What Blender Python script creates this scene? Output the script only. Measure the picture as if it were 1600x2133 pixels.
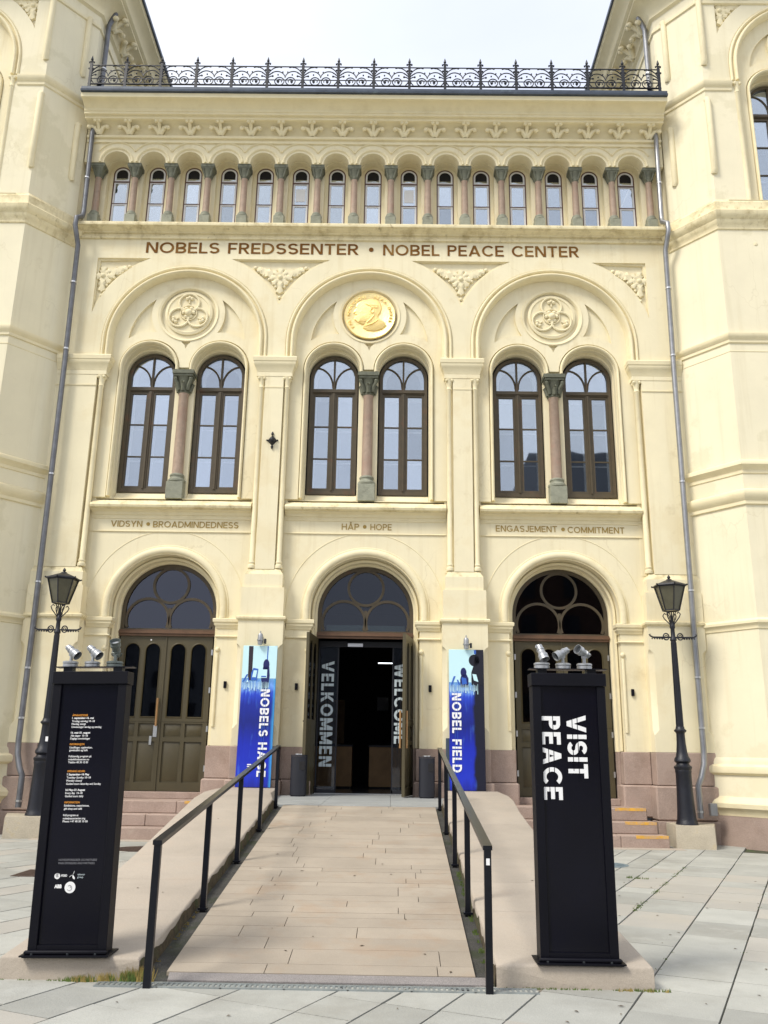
import bpy, bmesh, math, random
from mathutils import Matrix, Vector, geometry
random.seed(7)
for o in list(bpy.data.objects): bpy.data.objects.remove(o)
SC = bpy.context.scene
COL = SC.collection
PI = math.pi
# ------------------------------------------------------------------ camera, sky, sun, exposure
def cam_matrix(p, yw, r):
    return (Matrix.Rotation(yw, 3, 'Z') @ Matrix.Rotation(p, 3, 'X') @
            Matrix(((1, 0, 0), (0, 0, -1), (0, 1, 0))) @ Matrix.Rotation(r, 3, 'Z'))
cd = bpy.data.cameras.new('camera'); cam = bpy.data.objects.new('camera', cd); COL.objects.link(cam)
cd.sensor_fit = 'VERTICAL'; cd.sensor_height = 36; cd.lens = 36 * 1800 / 2133.0
cd.clip_start = .1; cd.clip_end = 2000
M4 = cam_matrix(math.radians(15.66), math.radians(.53), math.radians(.88)).to_4x4()
M4.translation = Vector((.573, -18.5, 1.6)); cam.matrix_world = M4
SC.camera = cam
SUN_EL, SUN_AZ = math.radians(50), math.radians(-50)      # azimuth measured from -Y (behind the camera) towards +X
w = bpy.data.worlds.new('World'); SC.world = w; w.use_nodes = True
nt = w.node_tree; nt.nodes.clear()
def N(nt, t, **k):
    n = nt.nodes.new(t)
    for a, b in k.items():
        if a.startswith('i_'): n.inputs[a[2:].replace('_', ' ')].default_value = b
        else: setattr(n, a, b)
    return n
sky = N(nt, 'ShaderNodeTexSky'); sky.sky_type = 'NISHITA'; sky.sun_disc = False
sky.sun_elevation = SUN_EL; sky.sun_rotation = math.radians(180 + 50); sky.dust_density = 6; sky.air_density = 1; sky.ozone_density = 1
bg1 = N(nt, 'ShaderNodeBackground'); bg1.inputs['Strength'].default_value = .1
nt.links.new(sky.outputs[0], bg1.inputs[0])
tc = N(nt, 'ShaderNodeTexCoord'); mp = N(nt, 'ShaderNodeMapping'); mp.inputs['Scale'].default_value = (1, 1, 2.2)
nt.links.new(tc.outputs['Generated'], mp.inputs[0])
nz = N(nt, 'ShaderNodeTexNoise', i_Scale=1.6, i_Detail=5.0, i_Roughness=.5); nt.links.new(mp.outputs[0], nz.inputs['Vector'])
cr = N(nt, 'ShaderNodeValToRGB'); cr.color_ramp.elements[0].position = .30; cr.color_ramp.elements[1].position = .68
cr.color_ramp.elements[0].color = (.66, .71, .86, 1); cr.color_ramp.elements[1].color = (.88, .91, .97, 1)
nt.links.new(nz.outputs[0], cr.inputs[0])
bg2 = N(nt, 'ShaderNodeBackground'); bg2.inputs['Strength'].default_value = .63; nt.links.new(cr.outputs[0], bg2.inputs[0])
mx = N(nt, 'ShaderNodeMixShader'); mx.inputs[0].default_value = .93
nt.links.new(bg1.outputs[0], mx.inputs[1]); nt.links.new(bg2.outputs[0], mx.inputs[2])
wo = N(nt, 'ShaderNodeOutputWorld'); nt.links.new(mx.outputs[0], wo.inputs[0])
sd = bpy.data.lights.new('sun', 'SUN'); sd.energy = 1.5; sd.angle = math.radians(16); sd.color = (1, .95, .86)
sun = bpy.data.objects.new('sun', sd); COL.objects.link(sun)
sv = Vector((math.sin(SUN_AZ) * math.cos(SUN_EL), -math.cos(SUN_AZ) * math.cos(SUN_EL), math.sin(SUN_EL)))
sun.rotation_euler = sv.to_track_quat('Z', 'Y').to_euler()
SC.view_settings.view_transform = 'Standard'; SC.view_settings.look = 'None'
SC.view_settings.exposure = 1.12; SC.view_settings.gamma = 1; SC.view_settings.use_curve_mapping = False

# ------------------------------------------------------------------ materials
def mat(name, col, rough=.7, metal=0, noise=None, bump=None, spec=.5, rnd=0, streak=None, stain=None, speck=None, crack=0):
    """noise=(scale, amount) value mottle; bump=(scale, strength); streak=(colour, amount) vertical runs; stain=(colour, scale, lo, hi) blotches;
    rnd = value change per object; speck=(scale, amount) fine grains"""
    m = bpy.data.materials.new(name); m.use_nodes = True; t = m.node_tree; b = t.nodes['Principled BSDF']
    b.inputs['Roughness'].default_value = rough; b.inputs['Metallic'].default_value = metal
    b.inputs['Specular IOR Level'].default_value = spec
    tc = N(t, 'ShaderNodeTexCoord'); L = t.links.new
    rgb = N(t, 'ShaderNodeRGB'); rgb.outputs[0].default_value = (*col, 1); cur = rgb.outputs[0]
    geo = N(t, 'ShaderNodeNewGeometry'); P = geo.outputs['Position']
    def mulv(cur, fac_socket, lo, hi):
        mr = N(t, 'ShaderNodeMapRange'); L(fac_socket, mr.inputs[0]); mr.inputs[1].default_value = .3; mr.inputs[2].default_value = .7
        mr.inputs[3].default_value = lo; mr.inputs[4].default_value = hi
        vm = N(t, 'ShaderNodeVectorMath', operation='SCALE'); L(cur, vm.inputs[0]); L(mr.outputs[0], vm.inputs['Scale']); return vm.outputs[0]
    if noise:
        n = N(t, 'ShaderNodeTexNoise', i_Scale=noise[0], i_Detail=6.0, i_Roughness=.6); L(P, n.inputs['Vector'])
        cur = mulv(cur, n.outputs[0], 1 - noise[1], 1 + noise[1])
    if speck:
        n = N(t, 'ShaderNodeTexNoise', i_Scale=speck[0], i_Detail=2.0); L(P, n.inputs['Vector'])
        cur = mulv(cur, n.outputs[0], 1 - speck[1], 1 + speck[1])
    if rnd:
        oi = N(t, 'ShaderNodeObjectInfo'); mr = N(t, 'ShaderNodeMapRange'); L(oi.outputs['Random'], mr.inputs[0])
        mr.inputs[3].default_value = 1 - rnd; mr.inputs[4].default_value = 1 + rnd
        hs = N(t, 'ShaderNodeVectorMath', operation='SCALE'); L(cur, hs.inputs[0]); L(mr.outputs[0], hs.inputs['Scale']); cur = hs.outputs[0]
    def over(cur, fac, c):
        mm = N(t, 'ShaderNodeMix', data_type='RGBA'); L(fac, mm.inputs['Factor']); L(cur, mm.inputs['A']); mm.inputs['B'].default_value = (*c, 1)
        return mm.outputs['Result']
    if stain:
        for st in (stain if isinstance(stain, list) else [stain]):
            c, s, lo, hi, mxv = st
            n = N(t, 'ShaderNodeTexNoise', i_Scale=s, i_Detail=7.0, i_Roughness=.65); L(P, n.inputs['Vector'])
            mr = N(t, 'ShaderNodeMapRange'); L(n.outputs[0], mr.inputs[0]); mr.inputs[1].default_value = lo; mr.inputs[2].default_value = hi
            mr.inputs[4].default_value = mxv; cur = over(cur, mr.outputs[0], c)
    if streak:
        mp = N(t, 'ShaderNodeMapping'); mp.inputs['Scale'].default_value = (7, 7, .35); L(P, mp.inputs[0])
        n = N(t, 'ShaderNodeTexNoise', i_Scale=1.0, i_Detail=5.0, i_Roughness=.6); L(mp.outputs[0], n.inputs['Vector'])
        mr = N(t, 'ShaderNodeMapRange'); L(n.outputs[0], mr.inputs[0]); mr.inputs[1].default_value = .53; mr.inputs[2].default_value = .76
        mr.inputs[4].default_value = streak[1]; cur = over(cur, mr.outputs[0], streak[0])
    if crack:
        mp = N(t, 'ShaderNodeMapping'); mp.inputs['Scale'].default_value = (1, 1, .6); L(P, mp.inputs[0])
        wn = N(t, 'ShaderNodeTexNoise', i_Scale=2.2, i_Detail=4.0); L(mp.outputs[0], wn.inputs['Vector'])
        va = N(t, 'ShaderNodeVectorMath', operation='MULTIPLY_ADD'); L(wn.outputs[1], va.inputs[0]); va.inputs[1].default_value = (.7, .7, .7); L(mp.outputs[0], va.inputs[2])
        vo = N(t, 'ShaderNodeTexVoronoi', feature='DISTANCE_TO_EDGE', i_Scale=.55); L(va.outputs[0], vo.inputs['Vector'])
        m1 = N(t, 'ShaderNodeMapRange'); L(vo.outputs['Distance'], m1.inputs[0]); m1.inputs[1].default_value = .0; m1.inputs[2].default_value = .007; m1.inputs[3].default_value = crack; m1.inputs[4].default_value = 0
        mk = N(t, 'ShaderNodeTexNoise', i_Scale=.5, i_Detail=2.0); L(P, mk.inputs['Vector']); m2 = N(t, 'ShaderNodeMapRange'); L(mk.outputs[0], m2.inputs[0]); m2.inputs[1].default_value = .48; m2.inputs[2].default_value = .6
        mu = N(t, 'ShaderNodeMath', operation='MULTIPLY'); L(m1.outputs[0], mu.inputs[0]); L(m2.outputs[0], mu.inputs[1]); cur = over(cur, mu.outputs[0], (.42, .34, .18))
    L(cur, b.inputs['Base Color'])
    if bump:
        n = N(t, 'ShaderNodeTexNoise', i_Scale=bump[0], i_Detail=6.0, i_Roughness=.6); L(P, n.inputs['Vector'])
        bp = N(t, 'ShaderNodeBump', i_Strength=bump[1], i_Distance=.02); L(n.outputs[0], bp.inputs['Height']); L(bp.outputs[0], b.inputs['Normal'])
    return m
CREAM = (.78, .705, .492)
DIRT = (.46, .37, .19)
M = {}
M['plaster'] = mat('cream_plaster', CREAM, .85, crack=.22, noise=(1.1, .05), bump=(9, .12), streak=((.60, .50, .29), .42), stain=[((.70, .60, .38), .55, .53, .6, .5), ((.55, .45, .26), 1.7, .62, .75, .45)], spec=.2)
M['plaster_wing'] = mat('pale_cream_plaster', (.78, .715, .52), .85, crack=.2, noise=(.8, .05), bump=(7, .12), streak=((.60, .52, .33), .35), stain=[((.66, .60, .41), .40, .55, .585, .55), ((.55, .47, .3), 1.5, .62, .78, .4)], spec=.2)
M['trim'] = mat('cream_moulding', (.78, .695, .465), .8, noise=(3, .04), bump=(14, .12), stain=((.62, .52, .30), 2.2, .52, .75, .5), spec=.2)
M['sill'] = mat('weathered_sill_plaster', (.77, .68, .44), .85, noise=(4, .06), bump=(16, .25), stain=[(DIRT, 3.5, .5, .68, .7), ((.22, .17, .09), 7, .62, .75, .7)], streak=(DIRT, .6), spec=.15)
M['granite'] = mat('pink_granite', (.36, .272, .225), .75, noise=(3, .10), bump=(40, .35), rnd=.08, speck=(90, .16), stain=[((.25, .17, .13), 2.5, .52, .75, .6), ((.46, .38, .31), 4, .6, .75, .5)], spec=.3)
M['granite_plinth'] = mat('grey_beige_granite', (.42, .37, .28), .8, noise=(3, .10), bump=(40, .35), speck=(90, .12), stain=((.45, .33, .12), 3, .6, .75, .6))
M['concrete'] = mat('pinkish_concrete', (.40, .348, .285), .85, noise=(1.2, .10), bump=(30, .3), speck=(120, .07), stain=[((.40, .33, .26), 2.4, .52, .72, .6), ((.2, .15, .1), 11, .72, .76, .7), ((.34, .29, .22), 25, .66, .75, .6)], rnd=.05, spec=.2)
M['tile'] = mat('beige_ramp_tile', (.35, .30, .238), .8, noise=(1.8, .09), bump=(50, .12), speck=(140, .07), rnd=.07, stain=[((.36, .24, .15), 1.6, .52, .72, .5), ((.24, .21, .17), .8, .55, .72, .4), ((.16, .11, .08), 9, .75, .78, .6)], spec=.25)
M['slab'] = mat('grey_paving_slab', (.36, .36, .325), .8, noise=(1.6, .10), bump=(45, .3), speck=(130, .10), rnd=.13, stain=[((.26, .25, .215), 1.1, .5, .68, .55), ((.46, .45, .41), 2.3, .58, .7, .5), ((.14, .13, .10), 10, .73, .77, .6)], spec=.25)
M['slab_warm'] = mat('warm_paving_slab', (.375, .357, .315), .8, noise=(2.2, .05), bump=(45, .2), speck=(130, .08), rnd=.06, stain=((.42, .38, .31), 1.2, .5, .7, .5), spec=.25)
M['joint'] = mat('mossy_joint', (.055, .055, .032), 1, noise=(8, .4), stain=((.05, .09, .02), 5, .5, .6, .8))
M['asphalt'] = mat('dark_asphalt', (.055, .053, .048), .95, noise=(4, .35), bump=(80, .8), speck=(120, .45), stain=[((.03, .04, .015), 3, .5, .65, .8), ((.16, .15, .13), 5, .6, .72, .6)])
M['greystone'] = mat('grey_granite_strip', (.23, .21, .20), .8, noise=(4, .1), bump=(50, .3), speck=(160, .35))
M['landing'] = mat('grey_landing_stone', (.33, .34, .33), .5, noise=(2, .1), speck=(120, .1))
M['greenstone'] = mat('green_grey_soapstone', (.125, .13, .09), .7, noise=(9, .2), bump=(30, .5), stain=((.07, .07, .05), 6, .55, .7, .7), rnd=.12)
M['greenstone_light'] = mat('pale_soapstone', (.26, .265, .20), .75, noise=(9, .15), bump=(30, .5), stain=((.13, .13, .09), 6, .55, .7, .6), rnd=.1)
M['marble'] = mat('dusty_pink_marble', (.325, .238, .175), .65, noise=(10, .16), bump=(40, .2), rnd=.10, stain=((.27, .15, .11), 5, .52, .75, .7))
M['frame'] = mat('olive_brown_window_paint', (.070, .052, .026), .5, noise=(6, .15), stain=((.13, .055, .022), 4, .58, .72, .6))
M['frame_red'] = mat('red_brown_window_paint', (.10, .04, .022), .5, noise=(6, .15))
M['door'] = mat('olive_door_paint', (.072, .058, .026), .45, noise=(3, .1), stain=((.05, .04, .02), 3, .55, .75, .5))
M['transom'] = mat('rust_brown_wood', (.12, .062, .03), .55, noise=(5, .2))
M['wood'] = mat('honey_wood', (.36, .20, .08), .4, noise=(9, .15))
M['counter'] = mat('counter_wood', (.26, .15, .06), .6, noise=(3, .2))
M['zinc'] = mat('zinc_pipe', (.30, .305, .315), .42, .75, noise=(5, .15))
M['zinc_dark'] = mat('dark_zinc_pipe', (.17, .175, .19), .5, .6, noise=(5, .2))
M['gutter'] = mat('slate_blue_sheet_metal', (.065, .08, .105), .45, .3, noise=(4, .25), stain=((.14, .19, .2), 2, .6, .7, .5))
M['iron'] = mat('black_cast_iron', (.004, .005, .009), .5, .0, noise=(12, .3), bump=(40, .2))
M['iron_lamp'] = mat('black_lamp_paint', (.005, .006, .012), .45, .0, noise=(12, .3), bump=(50, .2))
M['blackpaint'] = mat('black_powder_coat', (.0025, .0025, .006), .5, 0, noise=(3, .2), bump=(60, .06), spec=.2)
M['blackgloss'] = mat('black_glossy_panel', (.003, .003, .008), .22, 0, spec=.22, noise=(1.2, .3))
M['rail'] = mat('black_rail_paint', (.005, .006, .010), .3, 0, noise=(10, .2), spec=.3)
M['alu'] = mat('grey_lamp_aluminium', (.36, .37, .38), .4, .6, noise=(20, .12))
M['alu_mid'] = mat('weathered_lamp_metal', (.13, .15, .14), .45, .5)
M['alu_dark'] = mat('dark_lamp_metal', (.05, .055, .06), .4, .5)
M['steel'] = mat('brushed_steel', (.6, .6, .6), .3, .9)
M['bin'] = mat('anthracite_bin_paint', (.009, .010, .016), .55, .0, noise=(5, .1))
M['cabinet'] = mat('blue_grey_cabinet', (.06, .085, .11), .5, .2)
M['white'] = mat('white_vinyl', (.82, .82, .82), .5)
M['grey_print'] = mat('grey_vinyl', (.20, .20, .22), .5)
M['orange_print'] = mat('orange_vinyl', (.75, .30, .03), .5)
M['frost'] = mat('frosted_vinyl', (.52, .60, .63), .6)
M['brown_paint'] = mat('brown_letter_paint', (.17, .075, .018), .8, spec=.1, stain=((.30, .17, .05), 1.3, .5, .65, .8))
M['tan_paint'] = mat('tan_letter_paint', (.36, .25, .08), .85, spec=.1, noise=(6, .1))
M['yellow'] = mat('worn_yellow_paint', (.66, .36, .05), .8, noise=(10, .15), stain=((.48, .33, .2), 8, .45, .6, .8))
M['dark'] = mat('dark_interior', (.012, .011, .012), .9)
M['room'] = mat('dim_room_wall', (.25, .25, .27), .9)
M['inner'] = mat('pale_inner_sash', (.75, .75, .75), .6)
M['blind'] = mat('white_blind', (.85, .86, .88), .8)
M['lampglass'] = mat('smoky_lamp_glass', (.085, .08, .05), .25, 0, noise=(5, .2), spec=.6)
M['lens'] = mat('spotlight_lens', (.5, .52, .55), .15, .3)
M['gold'] = mat('gilded_metal', (1.0, .80, .38), .40, .8, noise=(14, .12), bump=(38, .5))
M['gold_relief'] = mat('gilded_relief', (1.0, .75, .30), .42, .85, bump=(34, .5))
M['moss'] = mat('green_moss', (.06, .10, .02), 1, noise=(30, .4))
M['drygrass'] = mat('dry_grass', (.32, .24, .07), .9, noise=(20, .4))
M['greengrass'] = mat('green_weed', (.10, .15, .03), .9, noise=(20, .4))
M['leaf'] = mat('fallen_leaf', (.10, .07, .04), .9, noise=(20, .4))
M['castiron_cover'] = mat('manhole_iron', (.09, .06, .045), .7, .3, noise=(20, .3), bump=(60, .6))
M['cover_blue'] = mat('blue_grey_cover', (.19, .24, .26), .6, .2, noise=(8, .2))
M['grate'] = mat('galvanised_grate', (.30, .33, .33), .5, .5, noise=(12, .2))
M['brick'] = mat('far_brick', (.12, .07, .05), .9, noise=(2, .1))
M['roofdark'] = mat('far_slate', (.03, .035, .045), .8)
M['farwall'] = mat('far_grey_wall', (.20, .22, .24), .9, noise=(1, .1))
def emis(name, c, s):
    m = bpy.data.materials.new(name); m.use_nodes = True; b = m.node_tree.nodes['Principled BSDF']
    b.inputs['Base Color'].default_value = (*c, 1); b.inputs['Emission Color'].default_value = (*c, 1); b.inputs['Emission Strength'].default_value = s; return m
M['striplight'] = emis('lit_tube', (.9, .95, 1), 1.6)
def glass(name, refl, tint, rough=.02, rc=(.84, .87, 1.0), wave=.05):
    m = bpy.data.materials.new(name); m.use_nodes = True; t = m.node_tree; t.nodes.clear(); L = t.links.new
    g = N(t, 'ShaderNodeBsdfGlossy'); g.inputs['Color'].default_value = (*rc, 1); g.inputs['Roughness'].default_value = rough
    tr = N(t, 'ShaderNodeBsdfTransparent'); tr.inputs[0].default_value = (*tint, 1)
    fr = N(t, 'ShaderNodeLayerWeight'); fr.inputs['Blend'].default_value = .25
    mr = N(t, 'ShaderNodeMapRange'); mr.inputs[3].default_value = refl; mr.inputs[4].default_value = min(1, refl + .25); L(fr.outputs['Fresnel'], mr.inputs[0])
    oi = N(t, 'ShaderNodeObjectInfo'); mo = N(t, 'ShaderNodeMapRange'); L(oi.outputs['Random'], mo.inputs[0]); mo.inputs[3].default_value = .62; mo.inputs[4].default_value = 1.15
    mm = N(t, 'ShaderNodeMath', operation='MULTIPLY'); L(mr.outputs[0], mm.inputs[0]); L(mo.outputs[0], mm.inputs[1])
    geo = N(t, 'ShaderNodeNewGeometry'); nz = N(t, 'ShaderNodeTexNoise', i_Scale=1.2, i_Detail=1.0); L(geo.outputs['Position'], nz.inputs['Vector'])
    bp = N(t, 'ShaderNodeBump', i_Strength=wave, i_Distance=.03); L(nz.outputs[0], bp.inputs['Height']); L(bp.outputs[0], g.inputs['Normal'])
    ms = N(t, 'ShaderNodeMixShader'); L(mm.outputs[0], ms.inputs[0]); L(tr.outputs[0], ms.inputs[1]); L(g.outputs[0], ms.inputs[2])
    o = N(t, 'ShaderNodeOutputMaterial'); L(ms.outputs[0], o.inputs[0]); return m
M['pane'] = glass('reflecting_pane', .44, (.85, .88, .9), rc=(.80, .87, .95), wave=.09)
M['fanglass'] = glass('dark_fan_pane', .085, (.3, .32, .36))
M['doorglass'] = glass('door_pane', .03, (.35, .36, .4))
M['doorglass2'] = glass('centre_fan_pane', .03, (.5, .55, .55))
M['clearglass'] = glass('clear_pane', .03, (.85, .88, .9))

# ------------------------------------------------------------------ mesh helpers
def finish(me, m, angle=35):
    if m is not None: me.materials.append(m)
    me.polygons.foreach_set('use_smooth', [True] * len(me.polygons))
    me.set_sharp_from_angle(angle=math.radians(angle)); me.update()
def link(name, me, parent=None, loc=None):
    o = bpy.data.objects.new(name, me); COL.objects.link(o)
    if parent: o.parent = parent
    if loc: o.location = loc
    return o
def dup(o, parent=None, loc=None, rot=None, scale=None):
    c = o.copy(); COL.objects.link(c)
    c.parent = parent if parent else o.parent
    if loc is not None: c.location = loc
    if rot is not None: c.rotation_euler = rot
    if scale is not None: c.scale = scale
    for ch in list(o.children):
        d = ch.copy(); COL.objects.link(d); d.parent = c
        for g in list(ch.children):
            e = g.copy(); COL.objects.link(e); e.parent = d
    return c
def empty(name, label=None, cat=None, group=None, loc=(0, 0, 0), rz=0, kind=None):
    o = bpy.data.objects.new(name, None); COL.objects.link(o); o.location = loc; o.rotation_euler = (0, 0, rz); o.empty_display_size = .2
    return tag(o, label, cat, group, kind)
def tag(o, label=None, cat=None, group=None, kind=None):
    if label: o['label'] = label
    if cat: o['category'] = cat
    if group: o['group'] = group
    if kind: o['kind'] = kind
    return o
class MB:
    def __init__(s): s.v = []; s.f = []
    def add(s, vs, fs):
        b = len(s.v); s.v += [tuple(v) for v in vs]; s.f += [tuple(i + b for i in f) for f in fs]; return s
    def box(s, x0, x1, y0, y1, z0, z1, bev=0):
        if x0 > x1: x0, x1 = x1, x0
        if bev:
            b = bev; ring = []
            vs = []
            for (z, i) in ((z0, b), (z0 + b, 0), (z1 - b, 0), (z1, b)):
                vs += [(x0 + i, y0 + b if i == 0 else y0 + b, z), (x1 - i, y0 + b, z)] if False else []
                c = b if i == 0 else b * 1.6
                vs += [(x0 + c, y0 + i, z), (x1 - c, y0 + i, z), (x1 - i, y0 + c, z), (x1 - i, y1 - c, z),
                       (x1 - c, y1 - i, z), (x0 + c, y1 - i, z), (x0 + i, y1 - c, z), (x0 + i, y0 + c, z)]
            fs = [tuple(reversed(range(8))), tuple(range(24, 32))]
            for k in range(3):
                for j in range(8): fs.append((k * 8 + j, k * 8 + (j + 1) % 8, k * 8 + 8 + (j + 1) % 8, k * 8 + 8 + j))
            return s.add(vs, fs)
        return s.add([(x0, y0, z0), (x1, y0, z0), (x1, y1, z0), (x0, y1, z0), (x0, y0, z1), (x1, y0, z1), (x1, y1, z1), (x0, y1, z1)],
                     [(3, 2, 1, 0), (4, 5, 6, 7), (0, 1, 5, 4), (1, 2, 6, 5), (2, 3, 7, 6), (3, 0, 4, 7)])
    def prism(s, poly, z0, z1, ztop=None):
        n = len(poly); a = [(x, y, z0 if not callable(z0) else z0(x, y)) for x, y in poly]; b = [(x, y, z1(x, y) if callable(z1) else z1) for x, y in poly]
        return s.add(a + b, [tuple(reversed(range(n))), tuple(range(n, 2 * n))] + [(i, (i + 1) % n, n + (i + 1) % n, n + i) for i in range(n)])
    def lathe(s, prof, c=(0, 0, 0), n=20, mtx=None):
        vs = []; fs = []
        for r, z in prof:
            for k in range(n):
                a = 2 * PI * k / n; vs.append((r * math.cos(a), r * math.sin(a), z))
        for i in range(len(prof) - 1):
            for k in range(n): fs.append((i * n + k, i * n + (k + 1) % n, (i + 1) * n + (k + 1) % n, (i + 1) * n + k))
        fs.append(tuple(reversed(range(n)))); fs.append(tuple(range((len(prof) - 1) * n, len(prof) * n)))
        if mtx is not None: vs = [mtx @ Vector(v) for v in vs]
        return s.add([(v[0] + c[0], v[1] + c[1], v[2] + c[2]) for v in vs], fs)
    def tube(s, pts, r, n=8, closed=False, flat=1.0):
        pts = [Vector(p) for p in pts]; m = len(pts); vs = []; fs = []; rr = r if hasattr(r, '__len__') else [r] * m
        up = None
        for i, p in enumerate(pts):
            if closed: d = pts[(i + 1) % m] - pts[i - 1]
            else: d = pts[min(i + 1, m - 1)] - pts[max(i - 1, 0)]
            d.normalize()
            if up is None: up = Vector((0, 0, 1)) if abs(d.z) < .9 else Vector((0, 1, 0))
            a = d.cross(up)
            if a.length < 1e-4: a = d.cross(Vector((1, 0, 0)))
            a.normalize(); b = a.cross(d).normalized(); up = b
            for k in range(n):
                t = 2 * PI * (k + .5) / n; vs.append(p + a * math.cos(t) * rr[i] + b * math.sin(t) * rr[i] * flat)
        for i in range(m if closed else m - 1):
            for k in range(n): fs.append((i * n + k, i * n + (k + 1) % n, ((i + 1) % m) * n + (k + 1) % n, ((i + 1) % m) * n + k))
        if not closed: fs += [tuple(reversed(range(n))), tuple(range((m - 1) * n, m * n))]
        return s.add(vs, fs)
    def ball(s, c, r, n=10, sc=(1, 1, 1)):
        h = n // 2; vs = [(c[0], c[1], c[2] - r * sc[2])]; fs = []
        for i in range(1, h):
            t = PI * i / h
            for k in range(n):
                a = 2 * PI * k / n; vs.append((c[0] + r * math.sin(t) * math.cos(a) * sc[0], c[1] + r * math.sin(t) * math.sin(a) * sc[1], c[2] - r * math.cos(t) * sc[2]))
        vs.append((c[0], c[1], c[2] + r * sc[2])); e = len(vs) - 1
        for k in range(n):
            fs.append((0, 1 + (k + 1) % n, 1 + k)); fs.append((e, e - n + k, e - n + (k + 1) % n))
        for i in range(h - 2):
            for k in range(n): fs.append((1 + i * n + k, 1 + i * n + (k + 1) % n, 1 + (i + 1) * n + (k + 1) % n, 1 + (i + 1) * n + k))
        return s.add(vs, fs)
    def sweep(s, path, prof, mapf, closed=False, cap=True, pclosed=True):
        """path: 2-D points; prof: (outward offset to the right of travel, third coordinate)"""
        m = len(path); vs = []; k = len(prof)
        for i in range(m):
            p = Vector(path[i])
            def dr(a, b): d = Vector(path[b]) - Vector(path[a]); return d.normalized()
            if closed: d0 = dr(i - 1, i); d1 = dr(i, (i + 1) % m)
            else:
                d0 = dr(i - 1, i) if i > 0 else dr(0, 1); d1 = dr(i, i + 1) if i < m - 1 else d0
            n0 = Vector((d0.y, -d0.x)); n1 = Vector((d1.y, -d1.x)); nn = (n0 + n1)
            nn = nn / max(.3, nn.length_squared / 2) if nn.length > 1e-6 else n0
            for o, c in prof:
                q = p + nn * o; vs.append(mapf(q.x, q.y, c))
        fs = []
        for i in range(m if closed else m - 1):
            for j in range(k if pclosed else k - 1):
                fs.append((i * k + j, i * k + (j + 1) % k, ((i + 1) % m) * k + (j + 1) % k, ((i + 1) % m) * k + j))
        if cap and not closed and pclosed: fs += [tuple(range(k)), tuple(range((m - 1) * k, m * k))]
        return s.add(vs, fs)
    def slab(s, loops, y0, y1):
        """vertical wall sheet in XZ with holes: loops[0] outer, the rest holes"""
        return s.shape(loops, y0, y1, lambda x, z, y: (x, y, z))
    def shape(s, loops, y0, y1, mp):
        tri = geometry.tessellate_polygon([[Vector((x, z, 0)) for x, z in lp] for lp in loops])
        flat = [p for lp in loops for p in lp]; n = len(flat)
        vs = [mp(x, z, y0) for x, z in flat] + [mp(x, z, y1) for x, z in flat]
        fs = [t for t in tri] + [(a + n, c + n, b + n) for a, b, c in tri]; b = 0
        for lp in loops:
            m = len(lp)
            for i in range(m): fs.append((b + i, b + (i + 1) % m, n + b + (i + 1) % m, n + b + i))
            b += m
        return s.add(vs, fs)
    def build(s, name, m, parent=None, loc=None, angle=35, merge=False):
        me = bpy.data.meshes.new(name); me.from_pydata(s.v, [], s.f)
        bm = bmesh.new(); bm.from_mesh(me)
        if merge: bmesh.ops.remove_doubles(bm, verts=bm.verts, dist=1e-5)
        bmesh.ops.recalc_face_normals(bm, faces=bm.faces); bm.to_mesh(me); bm.free()
        finish(me, m, angle); return link(name, me, parent, loc)
XZ = lambda a, b, c: (a, c, b)          # sweep path in the facade plane, profile depth = Y
XY = lambda a, b, c: (a, b, c)          # sweep path in plan, profile height = Z
def arc(cx, cz, r, a0, a1, n=24): return [(cx + r * math.cos(a0 + (a1 - a0) * i / n), cz + r * math.sin(a0 + (a1 - a0) * i / n)) for i in range(n + 1)]
def archpath(cx, zb, zs, r, n=28, rev=False):
    p = [(cx - r, zb)] + arc(cx, zs, r, PI, 0, n) + [(cx + r, zb)]
    return p
def rnd_prof(o0, o1, y0, y1, n=8):
    """half-round roll standing proud of y1 (towards -Y) between offsets o0 and o1"""
    c = (o0 + o1) / 2; a = (o1 - o0) / 2; return [(o0, y1)] + [(c - a * math.cos(PI * i / n), y1 - (y1 - y0) * math.sin(PI * i / n)) for i in range(1, n)] + [(o1, y1)]
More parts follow.
